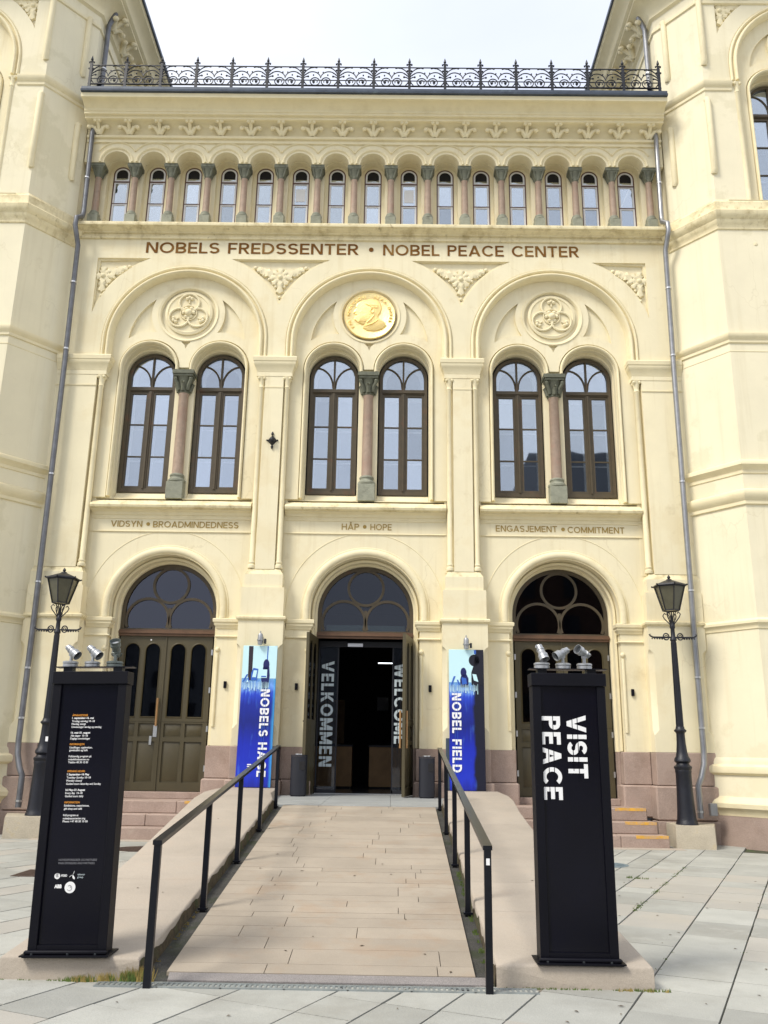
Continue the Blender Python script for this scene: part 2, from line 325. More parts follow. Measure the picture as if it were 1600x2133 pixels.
def GLYPH(ch, w):
    """capital letters as strokes and polygons, cap height 1"""
    h = w / 2; b = w * .92
    def r(x0, x1, y0, y1): return ('p', [(x0, y0), (x1, y0), (x1, y1), (x0, y1)])
    def ell(cx, cy, rx, ry, a0, a1, n=22): return [(cx + rx * math.cos(math.radians(a0 + (a1 - a0) * i / n)), cy + ry * math.sin(math.radians(a0 + (a1 - a0) * i / n))) for i in range(n + 1)]
    def bar(x0, y0, x1, y1, k=1.08): return ('p', [(x0 - w * k / 2, y0), (x0 + w * k / 2, y0), (x1 + w * k / 2, y1), (x1 - w * k / 2, y1)])
    k = w * .54
    if ch in 'A\u00c5':
        W = .86; L = [bar(k, 0, W / 2, 1), bar(W - k, 0, W / 2, 1), r(.2, W - .2, .22, .22 + b * .9)]
        if ch != 'A': L.append(('c', ell(W / 2, 1.17, .09, .09, 0, 360, 14)[:-1], .07))
        return W, L
    if ch == 'B': return .70, [r(0, w, 0, 1), ('s', [(w, 1 - b / 2), (.36, 1 - b / 2)] + ell(.38, .76 - b / 4, .22, .24 - b / 4, 90, -90, 12) + [(w, .52 - b / 2)]), ('s', [(w, .52 - b / 2), (.38, .52 - b / 2)] + ell(.40, .26, .30 - h, .26 - b / 2, 90, -90, 12) + [(w, b / 2)])]
    if ch in 'CG':
        W = .84 if ch == 'C' else .88; L = [('s', ell(.47, .5, .47 - h, .5 - b / 2, 42, 318 if ch == 'C' else 330, 30))]
        if ch == 'G': L += [r(.48, W, .50 - b, .5), r(W - w, W, .12, .5)]
        return W, L
    if ch == 'D': return .80, [r(0, w, 0, 1), ('s', [(w, 1 - b / 2), (.32, 1 - b / 2)] + ell(.34, .5, .46 - h, .5 - b / 2, 90, -90, 18) + [(w, b / 2)])]
    if ch == 'E': return .62, [r(0, w, 0, 1), r(w, .62, 1 - b, 1), r(w, .58, .5 - b / 2, .5 + b / 2), r(w, .62, 0, b)]
    if ch == 'F': return .60, [r(0, w, 0, 1), r(w, .60, 1 - b, 1), r(w, .55, .46 - b / 2, .46 + b / 2)]
    if ch == 'H': return .76, [r(0, w, 0, 1), r(.76 - w, .76, 0, 1), r(w, .76 - w, .5 - b / 2, .5 + b / 2)]
    if ch == 'I': return w, [r(0, w, 0, 1)]
    if ch == 'J': return .52, [r(.52 - w, .52, .3, 1), ('s', [(.52 - h, .3)] + ell(.27, .28, .25 - h, .28 - b / 2, 0, -170, 14))]
    if ch == 'K': return .74, [r(0, w, 0, 1), bar(w * .9, .38, .74 - k, 1, 1.2), bar(.74 - k, 0, .28, .58, 1.2)]
    if ch == 'L': return .56, [r(0, w, 0, 1), r(w, .56, 0, b)]
    if ch == 'M': return .92, [r(0, w, 0, 1), r(.92 - w, .92, 0, 1), bar(k, 1, .46, .12), bar(.92 - k, 1, .46, .12)]
    if ch == 'N': return .78, [r(0, w, 0, 1), r(.78 - w, .78, 0, 1), ('p', [(w * .2, 1), (w * 1.3, 1), (.78 - w * .2, 0), (.78 - w * 1.3, 0)])]
    if ch == 'O': return .96, [('c', ell(.48, .5, .48 - h, .5 - b / 2, 0, 360, 36)[:-1], w)]
    if ch in 'PR':
        L = [r(0, w, 0, 1), ('s', [(w, 1 - b / 2), (.36, 1 - b / 2)] + ell(.38, .71, .29 - h, .29 - b / 2, 90, -90, 14) + [(w, .42 + b / 2)])]
        if ch == 'R': L.append(bar(.70 - k, 0, .34, .45, 1.15))
        return (.67 if ch == 'P' else .70), L
    if ch == 'S':
        q = (1 - b) / 4; return .68, [('s', ell(.34, .5 + q, .34 - h, q, 25, 270, 18) + ell(.34, .5 - q, .34 - h, q, 90, -155, 18)[1:])]
    if ch == 'T': return .70, [r(.35 - h, .35 + h, 0, 1 - b), r(0, .70, 1 - b, 1)]
    if ch == 'U': return .76, [r(0, w, .36, 1), r(.76 - w, .76, .36, 1), ('s', [(h, .37)] + ell(.38, .36, .38 - h, .36 - b / 2, 180, 360, 18) + [(.76 - h, .37)])]
    if ch == 'V': return .86, [bar(.43, 0, k, 1), bar(.43, 0, .86 - k, 1)]
    if ch == 'W': return 1.20, [bar(.34, 0, k, 1), bar(.34, 0, .60, 1), bar(.86, 0, .60, 1), bar(.86, 0, 1.20 - k, 1)]
    if ch == 'Y': return .80, [r(.4 - h, .4 + h, 0, .42), bar(.4, .38, k, 1), bar(.4, .38, .80 - k, 1)]
    if ch == 'X': return .76, [bar(k, 0, .76 - k, 1), bar(.76 - k, 0, k, 1)]
    return .34, []
def letters(name, body, m, parent, size_h, width, w=.17, thick=.006, wide=1.0):
    """lettering from GLYPH strokes, set in local XZ with its face towards -Y; tracking is chosen to fill width"""
    gl_ = [GLYPH(c, w) for c in body]; nat = sum(g[0] for g in gl_) * size_h * wide
    gap = (width - nat) / max(1, len(body) - 1)
    if gap < .02 * size_h: wide *= (width - .06 * size_h * (len(body) - 1)) / nat; nat = sum(g[0] for g in gl_) * size_h * wide; gap = (width - nat) / max(1, len(body) - 1)
    if gap > .16 * size_h and len(body) > 2:
        n0 = nat / wide; wide = min(1.28, wide * (width - .15 * size_h * (len(body) - 1)) / nat); gap = (width - n0 * wide) / (len(body) - 1)
    mb = MB(); x = 0; kx = size_h * wide
    for W, items in gl_:
        for n_, it in enumerate(items):
            yf = -thick - .00035 * n_; mp = lambda a, b_: (x + a * kx, b_ * size_h)
            if it[0] == 'p': mb.slab([[mp(*p) for p in it[1]]], yf, 0)
            else:
                closed = it[0] == 'c'; ww = it[2] if closed else w; P = it[1]; m_ = len(P); o1, o2 = [], []
                for i in range(m_):
                    a = P[i - 1] if (i > 0 or closed) else P[i]; c = P[(i + 1) % m_] if (i < m_ - 1 or closed) else P[i]
                    dx, dy = c[0] - a[0], c[1] - a[1]; l = math.hypot(dx, dy) or 1; nx, ny = -dy / l * ww / 2, dx / l * ww * .46
                    o1.append(mp(P[i][0] + nx, P[i][1] + ny)); o2.append(mp(P[i][0] - nx, P[i][1] - ny))
                vs = [(a[0], yf, a[1]) for a in o1] + [(a[0], yf, a[1]) for a in o2] + [(a[0], 0, a[1]) for a in o1] + [(a[0], 0, a[1]) for a in o2]; fs = []
                for i in range(m_ if closed else m_ - 1):
                    j = (i + 1) % m_; fs += [(i, j, m_ + j, m_ + i), (i, 2 * m_ + i, 2 * m_ + j, j), (m_ + i, m_ + j, 3 * m_ + j, 3 * m_ + i)]
                mb.add(vs, fs)
        x += W * kx + gap
    return mb.build(name, m, parent, angle=30)
def text_mesh(name, body, m, parent, size_h=None, width=None, bold=.0, thick=.006, spacing=1.0):
    cu = bpy.data.curves.new(name, 'FONT'); cu.body = body; cu.size = 1; cu.extrude = 0; cu.offset = bold; cu.space_character = spacing; cu.resolution_u = 3
    o = bpy.data.objects.new(name, cu); COL.objects.link(o); dg = bpy.context.evaluated_depsgraph_get()
    me = bpy.data.meshes.new_from_object(o.evaluated_get(dg)); bpy.data.objects.remove(o)
    xs = [v.co.x for v in me.vertices]; ys = [v.co.y for v in me.vertices]
    x0, x1 = min(xs), max(xs); cap = .73 if size_h else 1
    sy = size_h / cap if size_h else 1; sx = width / (x1 - x0) if width else sy
    if not size_h: sy = sx
    bm = bmesh.new(); bm.from_mesh(me)
    for v in bm.verts: v.co = Vector(((v.co.x - x0) * sx, 0, v.co.y * sy))
    r = bmesh.ops.extrude_face_region(bm, geom=bm.faces[:])
    for g in r['geom']:
        if isinstance(g, bmesh.types.BMVert): g.co.y -= thick
    bmesh.ops.recalc_face_normals(bm, faces=bm.faces); bm.to_mesh(me); bm.free(); me.name = name
    me.materials.clear(); finish(me, m, 30); return link(name, me, parent)

# ================================================================== BUILDING
B = empty('civic_building', 'cream plaster museum facade with three arched doors between two chamfered wings', 'building')
S = 4.27
# ---- leaf ornament pieces (shared)
def leaf_poly(L, W, lobes=3):
    pts = [(0, 0)]; half = []
    for i in range(lobes):
        t = (i + .35) / lobes; t2 = (i + .75) / lobes
        w = W * math.sin(PI * (.25 + .6 * t)); half.append((L * (t + .10), w)); half.append((L * t2, w * .5))
    half.append((L, 0)); pts += half; pts += [(a, -b) for a, b in reversed(half[:-1])]; return pts
def put_leaf(mb, x, z, ang, L, W, y, h=.075):
    p = leaf_poly(L, W); ca, sa = math.cos(ang), math.sin(ang)
    rim = [(x + a * ca - b * sa, y, z + a * sa + b * ca) for a, b in p]
    mid = [(x + a * .96 * ca - b * .8 * sa, y - h * .7, z + a * .96 * sa + b * .8 * ca) for a, b in p]
    n = len(p); ctr = [(x + L * .5 * ca, y - h, z + L * .5 * sa)]
    fs = [(i, (i + 1) % n, n + (i + 1) % n, n + i) for i in range(n)] + [(n + i, n + (i + 1) % n, 2 * n) for i in range(n)]
    mb.add(rim + mid + ctr, fs)
def spandrel_orn(cx, zt, y, side=0):
    """foliage in the spandrel; side 0 = full, +-1 = only that half"""
    mb = MB()
    def L_(x, z, a, L, W): 
        if side == 0 or (x * side) >= -.02: put_leaf(mb, cx + x, z, a, L, W, y)
    zc = zt - .40
    for a in range(4): L_(0, zc, PI / 2 * a + PI / 2, .26 if a != 2 else .44, .13)
    for a in (PI / 4, 3 * PI / 4, -PI / 4, -3 * PI / 4):
        if side == 0 or math.cos(a) * side > 0: put_leaf(mb, cx, zc, a, .26, .11, y)
    for sgn in (1, -1):
        if side and sgn != side: continue
        put_leaf(mb, cx + sgn * .16, zc + .06, PI / 2 - sgn * 1.15, .34, .15, y)
        put_leaf(mb, cx + sgn * .33, zc + .14, PI / 2 - sgn * 1.25, .26, .12, y)
        for (bx, bz, r) in ((.26, -.04, .042), (.40, .07, .04), (.47, .25, .04), (.60, .26, .05), (.10, -.24, .04), (.52, .17, .035)):
            mb.ball((cx + sgn * bx, y - .02, zc + bz), r, 8)
    mb.ball((cx, y - .05, zc), .065, 8); mb.ball((cx, y - .03, zc - .52), .045, 8)
    return mb
def arcseg(c, r, p0, p1, n=10):
    a0 = math.atan2(p0[1] - c[1], p0[0] - c[0]); a1 = math.atan2(p1[1] - c[1], p1[0] - c[0])
    while a1 - a0 > PI: a1 -= 2 * PI
    while a1 - a0 < -PI: a1 += 2 * PI
    return arc(c[0], c[1], r, a0, a1, n)[:-1]
def circ_inter(c0, r0, c1, r1):
    d = math.dist(c0, c1); a = (r0 * r0 - r1 * r1 + d * d) / (2 * d); h = math.sqrt(max(0, r0 * r0 - a * a))
    px = c0[0] + a * (c1[0] - c0[0]) / d; pz = c0[1] + a * (c1[1] - c0[1]) / d; ux = (c1[1] - c0[1]) / d; uz = -(c1[0] - c0[0]) / d
    return (px + h * ux, pz + h * uz), (px - h * ux, pz - h * uz)
# ---- window bay (used for the three bays and for the first bay of each wing)
YW, YT = -.35, -.12          # wall plane, tympanum plane
ZS = 10.77                    # springing of the great arches
win_proto = {}
def window_big(cx, y, dz, parent, clip=None):
    """arched double window: frame, transom, mullion, sashes, panes"""
    key = 'w'
    if key in win_proto: return dup(win_proto[key], parent, (cx, y, dz))
    zb, zs, r = 7.22, 10.06, .555
    f = MB(); f.slab([archpath(0, zb, zs, r) , archpath(0, zb + .09, zs, r - .075)], -.05, .05)
    f.box(-r + .075, r - .075, -.055, .045, 9.68, 9.79); f.box(-r + .07, r - .07, -.075, -.05, 9.705, 9.73)
    f.box(-.055, .055, -.05, .04, zb + .09, 9.68); f.box(-.02, .02, -.075, -.05, zb + .09, 9.68)
    win = f.build('window', M['frame'], parent, (cx, y, dz))
    g = MB()
    for sx in (-1, 1):
        x0, x1 = sorted((sx * .055, sx * (r - .075))); g2 = MB()
        g2.slab([[(x0, zb + .09), (x1, zb + .09), (x1, 9.68), (x0, 9.68)], [(x0 + .05, zb + .15), (x1 - .05, zb + .15), (x1 - .05, 9.62), (x0 + .05, 9.62)]], -.03, .02)
        for z in (8.08, 8.86): g2.box(x0 + .05, x1 - .05, -.02, .01, z - .014, z + .014)
        g2.build('sash', M['frame'], win)
        for za, zc in ((zb + .15, 8.066), (8.094, 8.846), (8.874, 9.62)):
            MB().box(x0 + .05, x1 - .05, .001, .006, za, zc).build('pane', M['pane'], win)
        g3 = MB(); g3.slab([[(x0 + .02, zb + .1), (x1, zb + .1), (x1, 9.66), (x0 + .02, 9.66)], [(x0 + .075, zb + .2), (x1 - .055, zb + .2), (x1 - .055, 9.56), (x0 + .075, 9.56)]], .13, .17)
        for z in (8.02, 8.80): g3.box(x0 + .07, x1 - .055, .14, .16, z - .015, z + .015)
        g3.build('inner_sash', M['inner'], win)
    b = MB(); b.box(-.022, .022, -.035, .02, 9.79, zs + r - .07)
    for sx in (-1, 1):
        pts = [(sx * .01, 0, 9.80)] + [(sx * (.03 + .40 * (1 - math.cos(t * PI / 2)) ** 1.0), 0, 9.86 + .48 * math.sin(t * PI / 2) ** 1.0) for t in [i / 8 for i in range(9)]]
        b.tube(pts, .024, 6)
    b.build('tracery_bar', M['frame'], win)
    p = MB(); q = archpath(0, 9.79, zs, r - .075, 16)
    p.slab([q], .001, .005); p.build('fan_pane', M['pane'], win)
    i_ = MB().slab([archpath(0, 9.74, zs, r - .08, 16), archpath(0, 9.84, zs - .06, r - .15, 16)], .13, .17); i_.build('inner_frame', M['inner'], win)
    win_proto[key] = win; return win
col_proto = {}
def big_column(cx, y, dz, parent):
    if 'c' in col_proto: return dup(col_proto['c'], parent, (cx, y, dz))
    sh = MB().lathe([(.128, 7.56), (.122, 7.62), (.12, 8.2), (.108, 9.5), (.122, 9.53), (.122, 9.56)], n=24)
    c = sh.build('column', M['marble'], parent, (cx, y, dz))
    k = MB(); k.lathe([(.125, 9.55), (.14, 9.57), (.125, 9.6), (.13, 9.64), (.15, 9.75), (.20, 9.90), (.215, 9.93)], n=20)
    k.prism([(-.22, -.22), (.22, -.22), (.22, .22), (-.22, .22)], 9.93, 9.98); k.prism([(-.245, -.245), (.245, -.245), (.245, .245), (-.245, .245)], 9.983, 10.07)
    for a in range(4):
        t = PI / 4 + a * PI / 2; x_, y_ = math.cos(t), math.sin(t)
        k.tube([(x_ * .14, y_ * .14, 9.62), (x_ * .18, y_ * .18, 9.75), (x_ * .25, y_ * .25, 9.84), (x_ * .27, y_ * .27, 9.89), (x_ * .24, y_ * .24, 9.90)], [.05, .045, .04, .035, .03], 6)
        k.ball((x_ * .25, y_ * .25, 9.865), .05, 8)
        t = a * PI / 2; x_, y_ = math.cos(t), math.sin(t)
        k.tube([(x_ * .13, y_ * .13, 9.6), (x_ * .165, y_ * .165, 9.72), (x_ * .20, y_ * .20, 9.80), (x_ * .22, y_ * .22, 9.76)], [.05, .045, .04, .03], 6)
    k.build('capital', M['greenstone'], c)
    b = MB(); b.lathe([(.175, 7.39), (.20, 7.41), (.20, 7.45), (.165, 7.48), (.15, 7.5), (.15, 7.53), (.165, 7.55), (.16, 7.58), (.13, 7.60)], n=24)
    b.box(-.19, .19, -.19, .19, 6.985, 7.39, .012); b.build('base', M['greenstone_light'], c)
    col_proto['c'] = c; return c
def bay_upper(cx, dy, dz, parent, rosette=True, name_b='arch_moulding'):
    m = M['plaster']
    # front sheet: one opening with two arches above the capitals
    def two(zb, half, zs, r, zmid=10.07):
        L = [(cx - half, dz + zb), (cx - half, dz + zs)]
        xl = cx - .81; xr = cx + .81
        p = [(xl - r, dz + zb)] + arc(xl, dz + zs, r, PI, 0, 20) + [(xl + r, dz + zmid), (xr - r, dz + zmid)] + arc(xr, dz + zs, r, PI, 0, 20) + [(xr + r, dz + zb)]
        return p
    outer = [(cx - 1.80, dz + 6.985), (cx - 1.80, dz + ZS)] + arc(cx, dz + ZS, 1.80, PI, 0, 30)[1:] + [(cx + 1.80, dz + 6.985)]
    # side recesses of the tympanum
    cz = dz + 11.52; big = ((cx, dz + ZS), 1.36); ring = ((cx, cz), .86)
    holes2 = [two(7.0, 1.41, 10.12, .60)]
    front = [outer, holes2[0]]
    # the outer loop touches the opening at the bottom, keep a thin strip below it
    front[1] = [(x, z if z > dz + 7.001 else dz + 7.0) for x, z in front[1]]
    MB().slab(front, YT + dy, .05 + dy).build('tympanum_wall', m, parent)
    # raised tracery face 5 cm proud with recesses left open
    loops = [[(cx - 1.51, dz + 7.0), (cx - 1.80, dz + 7.0), (cx - 1.80, dz + ZS)] + arc(cx, dz + ZS, 1.80, PI, 0, 30)[1:] + [(cx + 1.80, dz + 7.0), (cx + 1.51, dz + 7.0)]
             + [(cx + .81 + .70, dz + 10.13)] + arc(cx + .81, dz + 10.14, .70, 0, PI, 18)[1:] + arc(cx - .81, dz + 10.14, .70, 0, PI, 18)]
    for sx in (-1, 1):
        sm = ((cx + sx * .81, dz + 10.12), .92)
        A = [p for p in circ_inter(*big, *ring)]; A = max(A, key=lambda p: sx * (p[0] - cx))
        Bp = [p for p in circ_inter(*big, *sm)]; Bp = max(Bp, key=lambda p: sx * (p[0] - cx))
        Cc = [p for p in circ_inter(*ring, *sm)]; Cc = min(Cc, key=lambda p: abs(p[0] - (cx + sx * .65)) + abs(p[1] - (dz + 11.0)))
        loops.append(arcseg(big[0], big[1], A, Bp) + arcseg(sm[0], sm[1], Bp, Cc) + arcseg(ring[0], ring[1], Cc, A))
    loops.append([(cx - .12, dz + 10.80), (cx + .12, dz + 10.80), (cx + .04, dz + 10.72), (cx, dz + 10.62), (cx - .04, dz + 10.72)])
    loops.append(arc(cx, cz, .66, 0, 2 * PI, 40)[:-1])
    MB().slab(loops, YT - .075 + dy, YT - .001 + dy).build('tracery_face', m, parent)
    MB().sweep(arc(cx, cz, .66, 0, 2 * PI, 48)[:-1], [(0, YT - .08 + dy), (.05, YT - .095 + dy), (.02, YT + dy), (-.03, YT - .02 + dy)], XZ, closed=True).build('ring_moulding', M['trim'], parent)
    # back sheet with the two reveals
    MB().slab([[(cx - 1.8, dz + 6.985), (cx + 1.8, dz + 6.985), (cx + 1.8, dz + 11.2), (cx - 1.8, dz + 11.2)]] +
              [[(cx + sx * .81 - .585, dz + 7.0)] + arc(cx + sx * .81, dz + 10.08, .585, PI, 0, 20) + [(cx + sx * .81 + .585, dz + 7.0)] for sx in (-1, 1)], .052 + dy, .24 + dy).build('reveal_wall', m, parent)
    for sx in (-1, 1):
        xc = cx + sx * .81
        # roll round each window arch and down the outer jamb
        path = arc(xc, dz + 10.12, .60, PI, 0, 28)
        if sx < 0: path = [(xc - .60, dz + 7.02)] + path + [(xc + .60, dz + 10.075)]
        else: path = [(xc - .60, dz + 10.075)] + path + [(xc + .60, dz + 7.02)]
        MB().sweep(path, [(-o, y) for o, y in rnd_prof(.012, .082, YT - .135 + dy, YT - .076 + dy)] + [(-.085, YT + dy), (-.01, YT + dy)], XZ).build('arch_roll', M['trim'], parent)
        window_big(xc, .20 + dy, dz, parent)
    big_column(cx, 0.0 + dy, dz, parent)
    # great archivolt: two rolls and a hollow
    pr = []
    for o0, o1, d in ((0, .095, .13), (.125, .20, .08)): pr += rnd_prof(o0, o1, YW - d * .55 + dy, YW + .02 + dy, 7)
    path = archpath(cx, dz + 10.325, dz + ZS, 1.72, 44)
    prof = [(-.02, YT - .05 + dy), (-.02, YW + .10 + dy)] + pr + [(.23, YW - .001 + dy), (.23, YT + dy)]
    MB().sweep(path, [(-o, y) for o, y in prof], XZ).build(name_b, M['trim'], parent)
for k in (-1, 0, 1): bay_upper(k * S, 0, 0, B)

# ---- rosettes and medal
rp = None
for sx in (-1, 1):
    x = sx * S; zc = 11.55
    if rp is None:
        r = MB(); r.lathe([(.56, 0), (.56, .03), (.50, .05), (.48, .03), (.02, .03)], mtx=Matrix.Rotation(PI / 2, 3, 'X'), n=40)
        for a in range(3):
            t = PI / 2 + a * 2 * PI / 3; c = (.25 * math.cos(t), .25 * math.sin(t))
            r.tube([(c[0] + .235 * math.cos(u), -.055, c[1] + .235 * math.sin(u)) for u in [2 * PI * i / 28 for i in range(28)]], .026, 6, True)
            c2 = (.34 * math.cos(t), .34 * math.sin(t))
            for v in (-.7, 0, .7): r.ball((c2[0] + .06 * math.cos(t + v * 1.6), -.05, c2[1] + .06 * math.sin(t + v * 1.6)), .045, 8)
            r.tube([(c2[0] * .75, -.05, c2[1] * .75), (c2[0], -.05, c2[1])], .02, 6)
        r.ball((0, -.06, 0), .09, 12)
        for a in range(6): t = a * PI / 3; r.ball((.12 * math.cos(t), -.05, .12 * math.sin(t)), .05, 8)
        r.tube([(.19 * math.cos(u), -.05, .19 * math.sin(u)) for u in [2 * PI * i / 24 for i in range(24)]], .014, 5, True)
        rp = r.build('rosette', M['trim'], B, (x, YT - .01, zc))
    else: dup(rp, B, (x, YT - .01, zc))
md = MB().lathe([(.60, 0), (.60, .05), (.585, .07), (.565, .06), (.02, .06)], mtx=Matrix.Rotation(PI / 2, 3, 'X'), n=64)
medal = md.build('medal', M['gold'], B, (0, YT - .06, 11.50))
# generic bearded profile in low relief, facing left
head = [(-.06, .33), (.04, .355), (.14, .335), (.21, .27), (.235, .17), (.215, .07), (.17, .00), (.16, -.06), (.21, -.10), (.30, -.15), (.335, -.22), (.25, -.30), (.10, -.345), (-.05, -.33), (-.13, -.28), (-.07, -.20),
        (-.16, -.20), (-.25, -.155), (-.31, -.10), (-.30, -.04), (-.265, .00), (-.30, .015), (-.285, .05), (-.335, .055), (-.30, .12), (-.27, .155), (-.285, .18), (-.26, .25), (-.17, .31)]
pm = MB(); n = len(head)
ctr = (.0, .05)
head = [(x * 1.18, z * 1.2) for x, z in head]; lv = [(1.0, 0), (.985, -.02), (.93, -.032), (.6, -.040)]
vs = []; fs = []
for s_, d in lv: vs += [(ctr[0] + (x - ctr[0]) * s_, d, ctr[1] + (z - ctr[1]) * s_) for x, z in head]
vs.append((ctr[0], -.06, ctr[1]))
for l in range(3):
    for i in range(n): fs.append((l * n + i, l * n + (i + 1) % n, (l + 1) * n + (i + 1) % n, (l + 1) * n + i))
fs += [(3 * n + i, 3 * n + (i + 1) % n, 4 * n) for i in range(n)]; pm.add(vs, fs)
pm.tube([(.05 + .035 * math.cos(u), -.06, .10 + .055 * math.sin(u)) for u in [2 * PI * i / 12 for i in range(12)]], .012, 5, True)      # ear
for i in range(12):
    t = i / 11; x0 = -.22 + .2 * t; pm.tube([(x0 + .06, -.05, -.04 - .02 * t), (x0, -.055, -.11 - .02 * t), (x0 - .03, -.04, -.18)], .012, 4)     # beard
for i in range(9):
    t = i / 8; pm.tube([(-.1 + .2 * t, -.045, .31 - .05 * abs(t - .5)), (-.02 + .2 * t, -.055, .25), (.05 + .12 * t, -.05, .18)], .010, 4)       # hair
pm.tube([(.10, -.055, -.02), (.02, -.06, -.12), (-.06, -.05, -.2)], .014, 5); pm.tube([(.2, -.04, -.12), (.05, -.055, -.24), (-.1, -.03, -.28)], .014, 5)
pm.build('portrait_relief', M['gold_relief'], medal, (0, -.055, 0), angle=25)
def ring_text(body, r, a_mid, step, size):
    for i, ch in enumerate(body):
        if ch == ' ': continue
        a = a_mid + step * ((len(body) - 1) / 2 - i)
        o = text_mesh('raised_letter', ch, M['gold_relief'], medal, size_h=size, bold=.03, thick=.02)
        o.location = (r * math.cos(a), -.062, r * math.sin(a)); o.rotation_euler = (0, -(a - PI / 2), 0)
ring_text('ALFR\u00b7NOBEL', .46, math.radians(32), math.radians(10.5), .065)
ring_text('FOR\u00b7MDCCCXCVI', .46, math.radians(162), math.radians(9.6), .065)

# ---- lettered wall (z 10.32 .. 13.42) in two layers so that the spandrels are recessed
def lower_edge(x0, x1, cs, zb, zs, r):
    p = [(x0, zb)]
    for c in cs: p += [(c - r, zb)] + arc(c, zs, r, PI, 0, 36) + [(c + r, zb)]
    p += [(x1, zb)]; return p
def spandrel_loop(cl, cr, ztop, zs, R=2.33, xl=None, xr=None):
    """recess between the extrados of the arch at cl (left) and cr (right); xl/xr replace a missing arch by a straight edge"""
    pts = []
    hz = ztop - zs; dx = math.sqrt(R * R - hz * hz)
    if cl is not None and cr is not None:
        mid = (cl + cr) / 2; a_tip = math.acos((mid - cl) / R); a_top = math.acos(dx / R)
        pts += arc(cl, zs, R, a_top, a_tip + .002, 14) + arc(cr, zs, R, PI - a_tip - .002, PI - a_top, 14)[1:]
    elif cl is not None:
        a_top = math.acos(dx / R); a_tip = math.acos(min(1, (xr - cl) / R)); pts += arc(cl, zs, R, a_top, a_tip, 14) + [(xr, ztop)]
    else:
        a_top = math.acos(dx / R); a_tip = math.acos(min(1, (cr - xl) / R)); pts += [(xl, ztop)] + arc(cr, zs, R, PI - a_tip, PI - a_top, 14)
    return pts
outer = lower_edge(-7.12, 7.12, (-S, 0, S), 10.32, ZS, 1.93) + [(7.12, 13.44), (-7.12, 13.44)]
spl = [spandrel_loop(-S, 0, 12.89, ZS), spandrel_loop(0, S, 12.89, ZS), spandrel_loop(S, None, 12.89, ZS, xr=6.50), spandrel_loop(None, -S, 12.89, ZS, xl=-6.50)]
MB().slab([outer] + spl, YW, YW + .09).build('wall', M['plaster'], B)
outer2 = lower_edge(-7.12, 7.12, (-S, 0, S), 10.32, ZS, 1.93) + [(7.12, 13.44), (-7.12, 13.44)]
MB().slab([outer2], YW + .092, .25).build('wall', M['plaster'], B)
# inner lip of each recess
for lp in spl:
    MB().sweep(lp, [(.012, YW + .001), (-.004, YW + .045), (-.05, YW + .048), (-.055, YW + .0905), (.012, YW + .0905)], XZ, closed=True).build('recess_moulding', M['trim'], B)
for cx in (-S / 2, S / 2): spandrel_orn(cx, 12.83, YW + .085).build('leaf_ornament', M['trim'], B, angle=50)
spandrel_orn(6.34, 12.83, YW + .085, -1).build('leaf_ornament', M['trim'], B, angle=50)
spandrel_orn(-6.34, 12.83, YW + .085, 1).build('leaf_ornament', M['trim'], B, angle=50)
def wall_text(body, x0, x1, z0, h, y, m, bold=.155, name='lettering'):
    o = letters(name, body, m, B, h, x1 - x0, w=bold, thick=.010, wide=1.0); o.location = (x0, y, z0); return o
wall_text('NOBELS FREDSSENTER', -5.37, -.30, 13.035, .285, YW, M['brown_paint'])
wall_text('NOBEL PEACE CENTER', .29, 4.94, 13.03, .285, YW, M['brown_paint'])
MB().lathe([(.055, 0), (.055, .012)], mtx=Matrix.Rotation(PI / 2, 3, 'X'), n=20).build('lettering_dot', M['brown_paint'], B, (.005, YW, 13.175))
YL = -.15
def bullet(x, z, y):
    MB().lathe([(.04, 0), (.04, .01)], mtx=Matrix.Rotation(PI / 2, 3, 'X'), n=16).build('lettering_dot', M['tan_paint'], B, (x, y, z))
wall_text('VIDSYN', -5.60, -4.91, 6.335, .135, YL, M['tan_paint'], .135); bullet(-4.78, 6.40, YL)
wall_text('BROADMINDEDNESS', -4.67, -2.79, 6.33, .135, YL, M['tan_paint'], .135)
wall_text('H\u00c5P', -.52, -.14, 6.33, .135, YL, M['tan_paint'], .135); bullet(-.015, 6.40, YL)
wall_text('HOPE', .11, .575, 6.33, .135, YL, M['tan_paint'], .135)
wall_text('ENGASJEMENT', 2.86, 4.20, 6.335, .135, YL, M['tan_paint'], .135); bullet(4.33, 6.40, YL)
wall_text('COMMITMENT', 4.43, 5.67, 6.325, .135, YL, M['tan_paint'], .135)

# ---- plan-swept mouldings along the main wall
def course(name, prof, x0=-7.1, x1=7.1, y=YW, m='trim', ends=False):
    """prof: (projection, z) from the wall at y"""
    p = [(-.06, prof[0][1])] + prof + [(-.06, prof[-1][1])]
    path = [(x0, y), (x1, y)]
    if ends: path = [(x0, y + .3), (x0, y), (x1, y), (x1, y + .3)]
    return MB().sweep(path, p, XY).build(name, M[m], B)
course('string_course', [(.0, 13.395), (.05, 13.40), (.06, 13.43), (.05, 13.455), (.015, 13.46), (.015, 13.53), (.07, 13.54), (.07, 13.565), (.20, 13.61), (.205, 13.625), (.26, 13.63), (.27, 13.67), (.26, 13.715), (.22, 13.735), (.0, 13.87)], m='sill')
course('frieze_band', [(.0, 16.10), (.045, 16.105), (.045, 16.155), (.02, 16.16), (.02, 16.215), (.075, 16.22), (.09, 16.25), (.08, 16.285), (.04, 16.29), (.03, 16.32)])
